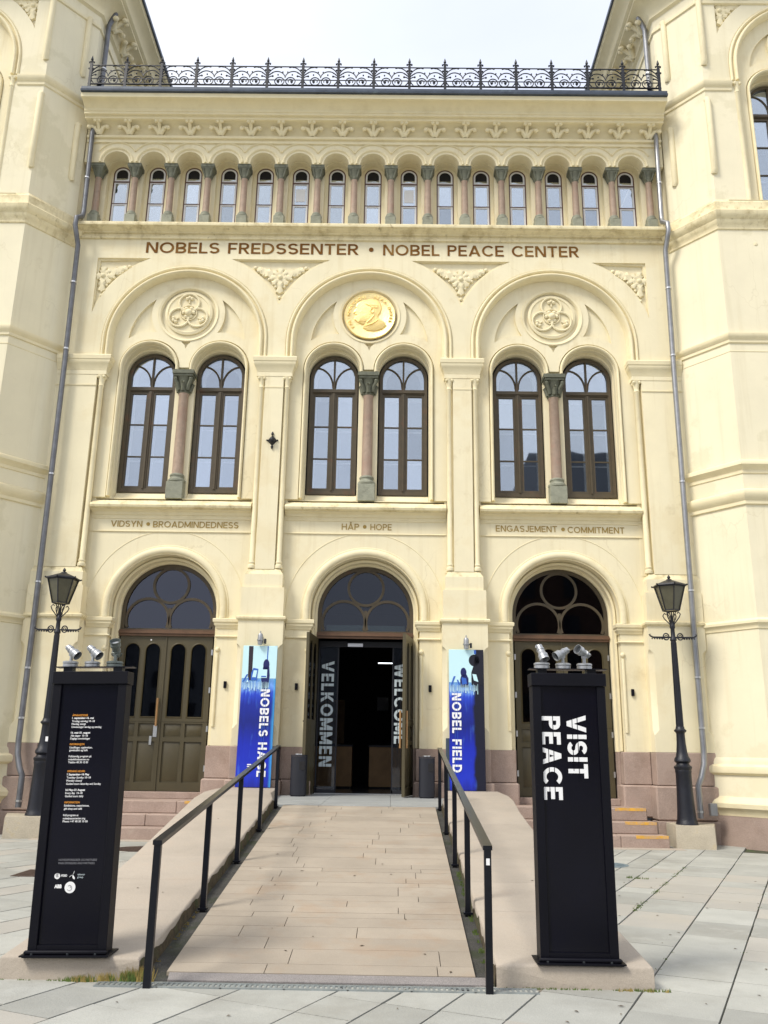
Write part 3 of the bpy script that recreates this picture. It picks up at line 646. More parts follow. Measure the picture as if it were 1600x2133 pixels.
course('cove_cornice', [(.0, 16.322), (.02, 16.40), (.07, 16.50), (.16, 16.575), (.27, 16.60), (.275, 16.565), (.33, 16.57), (.33, 16.62), (.35, 16.625), (.35, 16.66), (.355, 16.635), (.41, 16.64), (.41, 16.70), (.43, 16.705), (.44, 16.77), (.50, 16.83), (.60, 16.87), (.655, 16.88), (.655, 16.86), (.72, 16.87), (.73, 16.975), (.0, 17.0)])
course('gutter', [(.60, 16.98), (.79, 16.985), (.80, 17.03), (.76, 17.035), (.76, 17.13), (.74, 17.15), (.0, 17.24)], m='gutter')
# wall between frieze and cornice top, gallery
MB().box(-7.12, 7.12, YW, .25, 16.10, 16.99).build('wall', M['plaster'], B)
GS = .904
def gal_lower(r, zb):
    p = [(-7.12, zb)]
    for i in range(15):
        c = (i - 7) * GS; p += [(c - r, zb)] + arc(c, 15.56, r, PI, 0, 18) + [(c + r, zb)]
    return p + [(7.12, zb), (7.12, 16.10), (-7.12, 16.10)]
MB().slab([gal_lower(.315, 15.555)], YW, -.03).build('arcade_wall', M['plaster'], B)
MB().slab([[(-7.12, 13.44), (7.12, 13.44), (7.12, 16.10), (-7.12, 16.10)]] +
          [[((i - 7) * GS - .30, 13.86)] + arc((i - 7) * GS, 15.56, .30, PI, 0, 18) + [((i - 7) * GS + .30, 13.86)] for i in range(15)], -.028, .16).build('pier_wall', M['plaster'], B)
gwb, gws, gwr = 14.14, 15.59, .215
MB().slab([[(-7.12, 13.44), (7.12, 13.44), (7.12, 16.10), (-7.12, 16.10)]] +
          [archpath((i - 7) * GS, gwb, gws, gwr, 16) for i in range(15)], .162, .30).build('back_wall', M['plaster'], B)
MB().box(-7.12, 7.12, YW + .001, .155, 13.445, 13.855).build('gallery_floor', M['sill'], B)
gw = None; gc = None
for i in range(15):
    c = (i - 7) * GS
    if gw is None:
        f = MB(); f.slab([archpath(0, gwb, gws, gwr, 16), archpath(0, gwb + .03, gws, gwr - .028, 16)], -.02, .03)
        f.box(-gwr + .02, gwr - .02, -.022, .02, 15.36, 15.392); f.box(-gwr + .02, gwr - .02, -.018, .02, 14.74, 14.762)
        gw = f.build('arched_window', M['frame_red'], B, (c, .19, 0))
        for za, zc in ((gwb + .03, 14.74), (14.762, 15.36)): MB().box(-gwr + .028, gwr - .028, .002, .006, za, zc).build('pane', M['pane'], gw)
        MB().slab([archpath(0, 15.392, gws, gwr - .028, 12)], .002, .006).build('fan_pane', M['pane'], gw)
        MB().slab([archpath(0, gwb + .03, gws, gwr - .026, 16), archpath(0, gwb + .075, gws, gwr - .07, 16)], -.012, .0).build('inner_frame', M['inner'], gw)
        for za, zc in ((14.702, 14.74), (15.392, 15.44), (15.33, 15.358)): MB().box(-gwr + .03, gwr - .03, -.010, 0, za, zc).build('inner_rail', M['inner'], gw)
        MB().slab([archpath(0, 15.50, gws, gwr - .06, 12)], -.006, -.001).build('fan_dark_sheet', M['dark'], gw)  # near-black sheet added before the pane to darken the arch top
        g0 = gw
    else: g0 = dup(gw, B, (c, .19, 0))
    if i in (5, 8): MB().box(-.12, .12, .0, -.004, 14.86, 15.22).build('blind', M['blind'], g0)
for i in range(16):
    c = (i - 7.5) * GS
    if gc is None:
        s_ = MB().lathe([(.088, 14.22), (.084, 14.28), (.082, 14.7), (.074, 15.18), (.084, 15.2), (.084, 15.23)], n=16)
        gc = s_.build('gallery_column', M['marble'], B, (c, -.185, 0))
        k = MB(); k.lathe([(.085, 15.2), (.095, 15.22), (.088, 15.25), (.12, 15.36), (.15, 15.44)], n=12); k.prism([(-.165, -.15), (.165, -.15), (.165, .15), (-.165, .15)], 15.47, 15.555)
        k.prism([(-.15, -.14), (.15, -.14), (.15, .14), (-.15, .14)], 15.44, 15.468)
        for a in range(4):
            t = PI / 4 + a * PI / 2; k.ball((.15 * math.cos(t), .15 * math.sin(t), 15.42), .035, 6); k.tube([(.09 * math.cos(t), .09 * math.sin(t), 15.25), (.13 * math.cos(t), .13 * math.sin(t), 15.36), (.16 * math.cos(t), .16 * math.sin(t), 15.42)], .026, 5)
        k.build('capital', M['greenstone'], gc)
        b = MB().lathe([(.13, 14.13), (.135, 14.15), (.13, 14.18), (.105, 14.20), (.11, 14.22), (.10, 14.245), (.088, 14.25)], n=16); b.box(-.125, .125, -.125, .125, 13.857, 14.13, .008); b.build('base', M['greenstone_light'], gc)
    else: dup(gc, B, (c, -.185, 0))
# arcade hood mouldings
h_ = None; v_ = None
for i in range(15):
    c = (i - 7) * GS
    if h_ is None:
        h_ = MB().sweep(arc(0, 15.56, .40, PI, 0, 24), [(-o, y) for o, y in rnd_prof(-.035, .03, YW - .045, YW + .002, 6)], XZ).build('arch_roll', M['trim'], B, (c, 0, 0))
        zc = 15.60; R_ = .52; al = math.acos(.448 / R_)
        v_ = MB().sweep(arc(0, zc, R_, PI - al, al, 20), [(-o, y) for o, y in rnd_prof(-.02, .02, YW - .04, YW + .002, 4)], XZ).build('hood_moulding', M['trim'], B, (c, 0, 0))
    else: dup(h_, B, (c, 0, 0)); dup(v_, B, (c, 0, 0))
# frieze ornaments
fo = None
for i in range(19):
    c = (i - 9) * .757
    if fo is None:
        o = MB(); o.tube([(0, -.02, 16.33), (0, -.07, 16.42), (0, -.15, 16.52), (0, -.235, 16.575)], [.045, .045, .05, .045], 8)
        o.ball((0, -.055, 16.42), .1, 10, (.85, .6, 1.05)); o.ball((0, -.26, 16.60), .052, 8); o.ball((.055, -.25, 16.56), .052, 8); o.ball((-.055, -.25, 16.56), .052, 8)
        for sx in (-1, 1):
            o.tube([(sx * .02, -.02, 16.33), (sx * .06, -.06, 16.40), (sx * .12, -.10, 16.47), (sx * .19, -.13, 16.48), (sx * .235, -.13, 16.45)], [.05, .055, .05, .042, .03], 8)
            o.ball((sx * .225, -.15, 16.44), .058, 8); pass
            o.tube([(sx * .015, -.02, 16.33), (sx * .05, -.07, 16.43), (sx * .09, -.13, 16.50)], [.02, .03, .02], 6)
        fo = o.build('frieze_ornament', M['trim'], B, (c, YW - .02, 0), angle=60)
    else: dup(fo, B, (c, YW - .02, 0))

# ---- roof terrace, railing
MB().box(-7.12, 7.12, -.95, 14, 17.0, 17.12).build('roof', M['gutter'], B)
RL = empty('iron_railing'); RL.parent = B
MB().box(-7.0, 7.0, -1.03, -.99, 17.28, 17.30).build('bottom_rail', M['iron'], RL)
MB().box(-7.0, 7.0, -1.02, -1.0, 17.44, 17.455).build('mid_rail', M['iron'], RL)
MB().box(-7.0, 7.0, -1.02, -1.0, 17.83, 17.85).build('top_rail', M['iron'], RL)
po = None; pn = None
for i in range(17):
    x = (i - 8) * .87
    if po is None:
        p = MB(); p.box(-.031, .031, -.024, .024, 17.16, 17.90); p.lathe([(.012, 17.90), (.03, 17.93), (.012, 17.96), (.035, 18.0), (.03, 18.03), (.006, 18.12)], n=8)
        for sx in (-1, 1):
            p.tube([(0, 0, 17.90), (sx * .035, 0, 17.955), (sx * .065, 0, 17.94), (sx * .06, 0, 17.90)], .014, 5); p.ball((sx * .05, 0, 17.74), .026, 6)
            p.ball((sx * .055, 0, 17.92), .022, 6)
        po = p.build('post', M['iron'], RL, (x, -1.01, 0))
    else: dup(po, RL, (x, -1.01, 0))
    if i < 16:
        if pn is None:
            p = MB()
            def ar(cx, cz, r, a0, a1, rad=.0135, n=16):
                p.tube([(cx + r * math.cos(a0 + (a1 - a0) * t / n), 0, cz + r * math.sin(a0 + (a1 - a0) * t / n)) for t in range(n + 1)], rad, 5)
            for sx in (-1, 1):
                px = sx * .435; q = lambda a: a if sx < 0 else PI - a
                ar(sx * .135, 17.41, .115, 0, 2 * PI)                       # low ring
                ar(sx * .135, 17.41, .055, q(-.5), q(4.4)); p.ball((sx * .155, 0, 17.40), .026, 6)
                ar(px - sx * .32, 17.53, .31, q(PI + .75), q(PI / 2), n=18)           # great outer arc from post foot to top rail
                ar(px - sx * .20, 17.47, .20, q(PI + .6), q(1.9), n=14)
                ar(px - sx * .13, 17.42, .14, q(PI + .2), q(1.4), n=10); p.ball((px - sx * .13, 0, 17.56), .026, 6)
                ar(sx * .2, 17.50, .2, q(.1), q(2.6)); p.ball((sx * .06, 0, 17.68), .02, 6)
                p.ball((px - sx * .33, 0, 17.825), .024, 6); p.tube([(px - sx * .22, 0, 17.82), (px - sx * .28, 0, 17.835), (px - sx * .33, 0, 17.82)], .018, 5)
                p.ball((px - sx * .26, 0, 17.60), .022, 6)
            pn = p.build('scroll_panel', M['iron'], RL, (x + .435, -1.01, 0))
        else: dup(pn, RL, (x + .435, -1.01, 0))

# ---- pilasters between and beside the bays (upper part)
def impost(path, parent=B):
    MB().sweep(path, [(-.05, 9.96), (.0, 9.965), (.015, 10.03), (.05, 10.11), (.075, 10.15), (.075, 10.20), (.09, 10.215), (.10, 10.30), (.08, 10.325), (-.05, 10.325)], XY).build('impost', M['trim'], parent)
def colonnette(x, y, name='colonnette'):
    c = MB().lathe([(.085, 5.40), (.09, 5.42), (.085, 5.47), (.062, 5.49), (.075, 5.53), (.058, 5.57), (.056, 9.58), (.07, 9.60), (.056, 9.63), (.06, 9.68), (.085, 9.80), (.10, 9.85)], n=14)
    for a in range(4):
        t = PI / 4 + a * PI / 2; c.ball((.09 * math.cos(t), .09 * math.sin(t), 9.815), .04, 8)
    return c.build(name, M['trim'], B, (x, y, 0))
cp = None
for cx in (-S / 2, S / 2):
    MB().box(cx - .405, cx + .405, YW - .04, .05, 9.86, 9.96).build('pilaster_block', M['plaster'], B)
    MB().box(cx - .21, cx + .21, YW - .03, .05, 5.38, 9.859).build('pilaster', M['plaster'], B)
    MB().box(cx - .40, cx + .40, YT - .04, .06, 5.38, 9.858).build('pilaster', M['plaster'], B)
    MB().box(cx - .215, cx + .215, YW - .04, YW + .0, 9.58, 9.61).build('neck_band', M['trim'], B)
    impost([(cx - .405, .0), (cx - .405, YW - .04), (cx + .405, YW - .04), (cx + .405, .0)])
    for sx in (-1, 1):
        if cp is None: cp = colonnette(cx + sx * .29, YW + .04)
        else: dup(cp, B, (cx + sx * .29, YW + .04, 0))
for sx in (-1, 1):
    xi = 5.985
    a, b = sorted((sx * xi, sx * 7.12)); MB().box(a, b, YW - .04, .05, 9.86, 9.96).build('pilaster_block', M['plaster'], B)
    a, b = sorted((sx * (xi + .21), sx * 7.12)); MB().box(a, b, YW - .03, .05, 5.38, 9.859).build('pilaster', M['plaster'], B)
    a, b = sorted((sx * xi, sx * 7.12)); MB().box(a, b, YT - .04, .06, 5.38, 9.858).build('pilaster', M['plaster'], B)
    a, b = sorted((sx * (xi + .205), sx * 7.12)); MB().box(a, b, YW - .048, YW, 9.585, 9.61).build('neck_band', M['trim'], B)
    p = [(sx * xi, .0), (sx * xi, YW - .04), (sx * 7.12, YW - .04)]
    impost(p if sx > 0 else p[::-1])
    dup(cp, B, (sx * (xi + .11), YW + .04, 0))
# ---- sills under the window pairs and lettered panels
for k in (-1, 0, 1):
    cx = k * S; a, b = cx - 1.765, cx + 1.765
    MB().sweep([(a, YL), (b, YL)], [(-.02, 6.515), (.004, 6.515), (.018, 6.52), (.022, 6.545), (.006, 6.56), (.006, 6.60), (.03, 6.61), (.04, 6.64), (.06, 6.665), (.10, 6.685), (.13, 6.69), (.14, 6.705), (-.02, 6.705)], XY).build('sill_moulding', M['trim'], B)
    MB().sweep([(a, YL), (b, YL)], [(-.3, 6.708), (.16, 6.708), (.215, 6.735), (.23, 6.78), (.215, 6.81), (.03, 6.93), (-.06, 6.96), (-.3, 6.985)], XY).build('window_sill', M['sill'], B)
    for sx in (-1, 1):
        p, q = cx + sx * .81 - .58, cx + sx * .81 + .58; yb_ = .19
        MB().add([(p, .0, 6.987), (q, .0, 6.987), (q, yb_, 7.215), (p, yb_, 7.215), (p, .3, 6.987), (q, .3, 6.987), (p, .3, 7.215), (q, .3, 7.215)], [(0, 1, 2, 3), (3, 2, 7, 6), (4, 5, 1, 0), (4, 6, 7, 5)]).build('sill_slope', M['trim'], B)
    MB().sweep([(a, YL), (b, YL)], [(-.01, 6.215), (.022, 6.22), (.028, 6.232), (.02, 6.245), (-.01, 6.25)], XY).build('panel_ridge', M['trim'], B)
# ---- ground-floor bay walls with the doorways
def door_outline(cx, r, zb, zs=4.55): return [(cx - r, zb)] + arc(cx, zs, r, PI, 0, 32) + [(cx + r, zb)]
for k in (-1, 0, 1):
    cx = k * S + (.03 if k == 0 else 0)
    a, b = k * S - 1.80, k * S + 1.80
    def pocket(r): 
        q = door_outline(cx, r, 1.72); return [(a, 1.72)] + q + [(b, 1.72), (b, 6.70), (a, 6.70)]
    MB().slab([pocket(1.17)], YL, .08).build('wall', M['plaster'], B)
    MB().slab([pocket(1.09)], .082, .22).build('reveal_wall', M['plaster'], B)
    MB().slab([pocket(1.045)], .222, .45).build('reveal_wall', M['plaster'], B)
    pr = rnd_prof(.02, .17, YL - .075, YL - .02, 8)
    MB().sweep(door_outline(cx, 1.17, 4.34)[0:], [(-.0, YL + .0)] + [(-o, y) for o, y in [(.0, YL - .03)] + pr + [(.20, YL - .02), (.21, YL)]], XZ).build('arch_moulding', M['trim'], B)
    MB().sweep(door_outline(cx, 1.09, 1.73), [(-.0, .08), (-.0, .03), (-.05, .03), (-.07, .08)], XZ).build('reveal_roll', M['trim'], B)
    MB().sweep(arc(cx, 4.55, 1.70, PI, 0, 40), [(-o, y) for o, y in rnd_prof(-.010, .010, YL - .010, YL + .002, 3)], XZ).build('hair_moulding', M['trim'], B)
    # imposts and jamb faces
    for sx in (-1, 1):
        x0 = cx + sx * 1.15; x1 = k * S + sx * 1.64
        path = [(x0, .05), (x0, YL - .01), (x1, YL - .01)] if sx > 0 else [(x1, YL - .01), (x0, YL - .01), (x0, .05)]
        MB().sweep(path, [(-.03, 4.12), (.01, 4.125), (.02, 4.16), (.05, 4.20), (.05, 4.235), (.075, 4.26), (.08, 4.32), (.06, 4.335), (-.03, 4.345)], XY).build('impost', M['trim'], B)
        MB().sweep(path, [(-.02, 3.93), (.022, 3.94), (.028, 3.955), (.02, 3.97), (-.02, 3.98)], XY).build('neck_band', M['trim'], B)
        # shallow corner shaft with arched stop
        xs = cx + sx * 1.30
        MB().tube([(xs - sx * .10, YL + .0, 2.1), (xs - sx * .10, YL - .005, 2.2), (xs - sx * .10, YL - .005, 3.55), (xs - sx * .10, YL, 3.6)], .035, 8).build('corner_shaft', M['trim'], B)
        MB().ball((xs - sx * .10, YL, 3.68), .055, 10).build('shaft_stop', M['trim'], B)
# ---- lower pilasters
def chamfer_box(mb, x0, x1, yf, yb, z0, z1, c, zc0, zc1):
    """pilaster with stopped chamfers on both front corners between zc0 and zc1"""
    def ring(z, cc): return [(x0, yb, z), (x0, yf + cc, z), (x0 + cc, yf, z), (x1 - cc, yf, z), (x1, yf + cc, z), (x1, yb, z)]
    e = .002; lev = [(z0, e), (zc0 - .10, e), (zc0, c), (zc1, c), (zc1 + .05, c * .75), (zc1 + .09, c * .35), (zc1 + .11, e), (z1, e)]
    vs = []
    for z, cc in lev: vs += ring(z, cc)
    fs = [tuple(range(6)), tuple(range(len(vs) - 6, len(vs)))]
    for i in range(len(lev) - 1):
        for j in range(6): fs.append((i * 6 + j, i * 6 + (j + 1) % 6, i * 6 + 6 + (j + 1) % 6, i * 6 + 6 + j))
    mb.add(vs, fs)
def low_pil(x0, x1, open_l=True, open_r=True):
    h = (x0 + x1) / 2; mb = MB(); chamfer_box(mb, x0, x1, YW - .14, .05, 1.722, 4.25, .10, 2.15, 3.66); mb.build('pilaster_foot', M['plaster'], B)
    g = .075
    def path(o): 
        p = []
        p += [(x0 + o, .0)] if open_l else []
        p += [(x0 + o, YW - .14 + o), (x1 - o, YW - .14 + o)]
        p += [(x1 - o, .0)] if open_r else []
        return p
    MB().sweep(path(0), [(-.05, 4.25), (.0, 4.25), (.02, 4.27), (.045, 4.29), (.05, 4.33), (.03, 4.35), (-.05, 4.36)], XY).build('pilaster_string', M['sill'], B)
    xa, xb = (x0 + .02 if open_l else x0), (x1 - .02 if open_r else x1)
    MB().box(xa, xb, YW - .12, .05, 4.355, 4.97).build('pilaster_block', M['plaster'], B)
    xa2, xb2 = (x0 + .07 if open_l else x0), (x1 - .07 if open_r else x1)
    MB().box(xa2, xb2, YW - .075, .05, 4.972, 5.26).build('pilaster_block', M['plaster'], B)
    mb = MB(); y0, y1 = YW - .075, YW - .03; xa3, xb3 = (xa2 + .08 if open_l else xa2), (xb2 - .08 if open_r else xb2)
    mb.add([(xa2, y0, 5.26), (xb2, y0, 5.26), (xb2, .05, 5.26), (xa2, .05, 5.26), (xa3, y1 + .02, 5.39), (xb3, y1 + .02, 5.39), (xb3, .05, 5.39), (xa3, .05, 5.39)],
           [(0, 1, 5, 4), (1, 2, 6, 5), (3, 0, 4, 7), (4, 5, 6, 7), (3, 2, 1, 0), (2, 3, 7, 6)]); mb.build('weathering_slope', M['sill'], B)
for cx in (-S / 2, S / 2): low_pil(cx - .475, cx + .475)
low_pil(-7.12, -5.93, False, True); low_pil(5.93, 7.12, True, False)
# ---- granite base: blocks
def gblock(x0, x1, y0, y1, z0, z1, bev=.012):
    g = .004; return MB().box(x0 + g, x1 - g, y0, y1, z0 + g, z1 - g, bev).build('granite_block', M['granite'], B)
for cx, hw in ((-S / 2, .49), (S / 2, .49)):
    gblock(cx - hw, cx - .02, YW - .15, .0, 1.08, 1.72); gblock(cx - .02, cx + hw, YW - .15, .0, 1.08, 1.72)
    gblock(cx - hw - .07, cx + .1, YW - .22, .0, .45, 1.08, .03); gblock(cx + .1, cx + hw + .07, YW - .22, .0, .45, 1.08, .03)
for sx in (-1, 1):
    for a, b in ((5.92, 6.5), (6.5, 7.16)):
        p, q = sorted((sx * a, sx * b)); gblock(p, q, YW - .15, .0, 1.08, 1.72)
        p, q = sorted((sx * (a - (.06 if a < 6 else 0)), sx * b)); gblock(p, q, YW - .21, .0, .42, 1.08, .03)
        gblock(p, q, YW - .24, .0, -.2, .42, .01)
for k in (-1, 0, 1):
    cx = k * S + (.03 if k == 0 else 0)
    for sx in (-1, 1):
        p, q = sorted((cx + sx * 1.09, k * S + sx * 1.65)); gblock(p, q, YL - .01, .35, 1.08, 1.72)
        gblock(p - (.05 if sx > 0 else 0), q + (.05 if sx < 0 else 0), YL - .07, .35, .45, 1.08, .03)
        MB().box(cx + sx * 1.05, cx + sx * 1.09, .10, .45, .5, 1.72).build('granite_jamb', M['granite'], B)
# ---- fanlights and doors
def fanlight(cx, glassm):
    f = MB(); f.slab([[(cx - 1.05, 4.02)] + arc(cx, 4.55, 1.05, PI, 0, 32) + [(cx + 1.05, 4.02)], [(cx - .96, 4.17)] + arc(cx, 4.55, .96, PI, 0, 32) + [(cx + .96, 4.17)]], .30, .38)
    fl = f.build('fanlight', M['frame'], B)
    t = MB()
    def rg(x, z, r, a0=0, a1=2 * PI, n=32): t.sweep(arc(x, z, r, a0, a1, n)[:(-1 if a1 - a0 > 6.2 else None)], [(-.028, .31), (.028, .31), (.028, .37), (-.028, .37)], XZ, closed=(a1 - a0 > 6.2))
    rg(cx, 5.12, .385)
    for sx in (-1, 1): rg(cx + sx * .475, 4.36, .465, -.38, PI + .38, 26)
    t.box(cx - .03, cx + .03, .315, .365, 4.17, 4.62); t.build('tracery_bar', M['frame'], fl)
    MB().slab([[(cx - .96, 4.17)] + arc(cx, 4.55, .96, PI, 0, 24) + [(cx + .96, 4.17)]], .342, .346).build('pane', glassm, fl)
    tr = MB().box(cx - 1.045, cx + 1.045, .20, .30, 4.05, 4.10); tr.box(cx - 1.045, cx + 1.045, .225, .30, 4.0, 4.045); tr.box(cx - 1.045, cx + 1.045, .24, .30, 4.105, 4.135)
    tr.build('transom', M['transom'], fl)
for k in (-1, 0, 1): fanlight(k * S + (.03 if k == 0 else 0), M['fanglass'] if k < 0 else M['doorglass2' if k == 0 else 'doorglass'])
def leaf_mesh():
    """one door leaf, hinge at x=0, width 1.0, from z .84 to 4.0, front face at y = -.03"""
    W = 1.0; f = MB()
    def aw(x0, x1, z0, z1): r = (x1 - x0) / 2; return [(x0, z0)] + arc((x0 + x1) / 2, z1 - r, r, PI, 0, 12) + [(x1, z0)]
    gl = [aw(.11, .47, 2.27, 3.86), aw(.55, .91, 2.27, 3.86)]
    pan = [[(a, z0), (b, z0), (b, z1), (a, z1)] for a, b in ((.10, .47), (.55, .92)) for z0, z1 in ((1.88, 2.16), (.97, 1.79))]
    f.slab([[(0, .80), (W, .80), (W, 4.0), (0, 4.0)]] + gl + pan, -.035, .025)
    for lp in pan:
        x0, z0 = lp[0]; x1, z1 = lp[2]; y = .0; i = .10
        f.box(x0, x1, .0, .02, z0, z1)
        f.add([(x0 + .02, y, z0 + .02), (x1 - .02, y, z0 + .02), (x1 - .02, y, z1 - .02), (x0 + .02, y, z1 - .02), (x0 + i, y - .035, z0 + i), (x1 - i, y - .035, z0 + i), (x1 - i, y - .035, z1 - i), (x0 + i, y - .035, z1 - i)],
              [(0, 1, 5, 4), (1, 2, 6, 5), (2, 3, 7, 6), (3, 0, 4, 7), (4, 5, 6, 7)])
    for lp in gl: f.sweep(lp, [(.0, -.035), (.018, -.05), (.03, -.035)], XZ, closed=True)
    f.box(-.0, W, -.045, -.035, 2.20, 2.235)
    return f, gl
lf, gl = leaf_mesh(); door_leaf = None
def place_leaf(hx, hy, ang, flip):
    global door_leaf
    if door_leaf is None:
        door_leaf = lf.build('door', M['door'], B)
        for g in gl: MB().slab([g], .0, .005).build('pane', M['doorglass'], door_leaf)
        h = MB(); 
        for z in (1.2, 2.0, 2.8, 3.6): h.box(-.015, .02, -.05, -.03, z, z + .12)
        h.build('hinge', M['steel'], door_leaf)
        o = door_leaf
    else: o = dup(door_leaf, B)
    o.location = (hx, hy, 0); o.rotation_euler = (0, 0, ang); o.scale = (-1 if flip else 1, 1, 1); return o
for k in (-1, 1):
    place_leaf(k * S - 1.005, .31, 0, False); place_leaf(k * S + 1.005, .31, 0, True)
    MB().box(k * S - 1.045, k * S + 1.045, .05, .5, .66, .79, .01).build('threshold', M['granite'], B)
    MB().box(k * S - .014, k * S + .014, .255, .275, .80, 4.0).build('cover_strip', M['door'], B)
def bar_handle(x, y, z0, z1):
    h = MB().tube([(x, y - .07, z0), (x, y - .07, z1)], .022, 10).build('door_handle', M['wood'], B)
    s_ = MB()
    for z in (z0 + .06, z1 - .06): s_.tube([(x, y, z), (x, y - .07, z)], .012, 6)
    s_.build('handle_stud', M['steel'], h)
bar_handle(-S - .07, .27, 2.10, 2.68); bar_handle(S - .07, .27, 2.10, 2.68)
MB().box(-S - .13, -S - .05, .262, .272, 1.88, 2.12).build('lock_plate', M['steel'], B); MB().box(-S - .20, -S - .15, .262, .270, 1.72, 1.9).build('lock_plate', M['steel'], B)
MB().box(-S - .35, -S - .32, .268, .274, 3.90, 3.93).build('door_plate', M['white'], B)
# open centre doors
place_leaf(-1.0, .25, math.radians(-96), False)
place_leaf(1.05, .25, math.radians(79), True)
bar_handle(.80, -.60, 1.72, 2.45); bar_handle(.93, -.58, 1.72, 2.45)
# entrance hall behind the centre doors
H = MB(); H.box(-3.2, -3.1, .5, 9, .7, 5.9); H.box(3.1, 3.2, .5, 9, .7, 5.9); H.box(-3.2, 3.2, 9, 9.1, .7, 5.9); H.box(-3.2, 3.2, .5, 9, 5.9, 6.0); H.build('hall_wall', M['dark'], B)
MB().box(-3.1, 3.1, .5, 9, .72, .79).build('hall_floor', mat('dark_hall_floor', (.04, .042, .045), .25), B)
# rear parts of side doors and rooms
MB().box(-7.3, 7.3, 7.0, 7.1, 6.1, 17).build('room_wall', M['room'], B)
MB().box(-7.3, 7.3, .3, 9, 6.05, 6.1).build('room_floor', M['dark'], B); MB().box(-7.3, 7.3, .3, 7, 11.6, 11.7).build('room_floor', M['room'], B)
for sx in (-1, 1): MB().box(sx * 7.3, sx * 7.4, .3, 9, 0, 17).build('room_wall', M['room'], B)
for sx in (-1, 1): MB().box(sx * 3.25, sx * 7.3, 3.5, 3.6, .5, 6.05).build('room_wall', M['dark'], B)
gs = MB()
for a, b in ((-1.02, -.985), (-.60, -.57), (.60, .63), (.985, 1.02)): gs.box(a + .03, b + .03, .62, .66, .79, 3.98)
gs.box(-.97, 1.03, .60, .68, 3.86, 3.98); gs.box(-.97, -.56, .62, .66, .79, .87); gs.box(.62, 1.03, .62, .66, .79, .87)
G = gs.build('glass_screen', M['bin'], B)
for a, b in ((-.955, -.57), (.66, 1.015)): MB().box(a, b, .635, .64, .87, 3.86).build('pane', M['clearglass'], G)
MB().box(-.85, .90, .75, .80, 4.22, 4.36).build('lintel_beam', M['frost'], B)
MB().box(-.98, .99, .45, .60, .785, .80).build('door_track', M['steel'], B)
MB().box(-.35, -.02, .52, .6, 3.86, 3.93).build('door_sensor', M['steel'], B)
def vert_text(body, x0, x1, z0, z1, y, m, parent, bold=.21, cuts=None, cutm=None, name='lettering'):
    """text turned a quarter clockwise: reads downwards from z0 to z1, letter feet at x0, heads at x1"""
    o = letters(name, body, m, parent, x1 - x0, z0 - z1, w=bold, thick=.003)
    o.rotation_euler = (0, PI / 2, 0); o.location = (x0, y, z0); return o
vert_text('VELKOMMEN', -.91, -.64, 3.55, 1.33, .63, M['frost'], G)
vert_text('WELCOME', .68, .93, 3.52, 1.82, .63, M['frost'], G)
for x in (-.84, -.77, .75, .82): MB().box(x, x + .010, .624, .626, 1.3, 3.6).build('vinyl_gap', M['dark'], G)
# ---- black wall fittings
for x, z in ((-2.86, 2.95), (-1.37, 2.93), (1.42, 2.93)):
    MB().box(x - .03, x + .03, YL - .045, YL, z - .07, z + .07, .006).build('card_reader', M['blackpaint'], B)
MB().box(5.60, 5.66, YL - .045, YL, 2.84, 2.98, .006).build('card_reader', M['blackpaint'], B)
dm = MB(); dm.add([(-.115, 0, 0), (0, 0, -.13), (.115, 0, 0), (0, 0, .13), (0, -.09, 0)], [(0, 1, 4), (1, 2, 4), (2, 3, 4), (3, 0, 4), (0, 3, 2, 1)])
dm.ball((0, -.05, 0), .07, 10)
for s_ in (-1, 1): dm.ball((0, -.02, s_ * .15), .032, 8); dm.ball((0, -.02, s_ * .185), .02, 8); dm.ball((s_ * .115, -.02, 0), .022, 8)
dm.build('iron_wall_boss', M['iron'], B, (-2.11, YW - .03, 8.30))

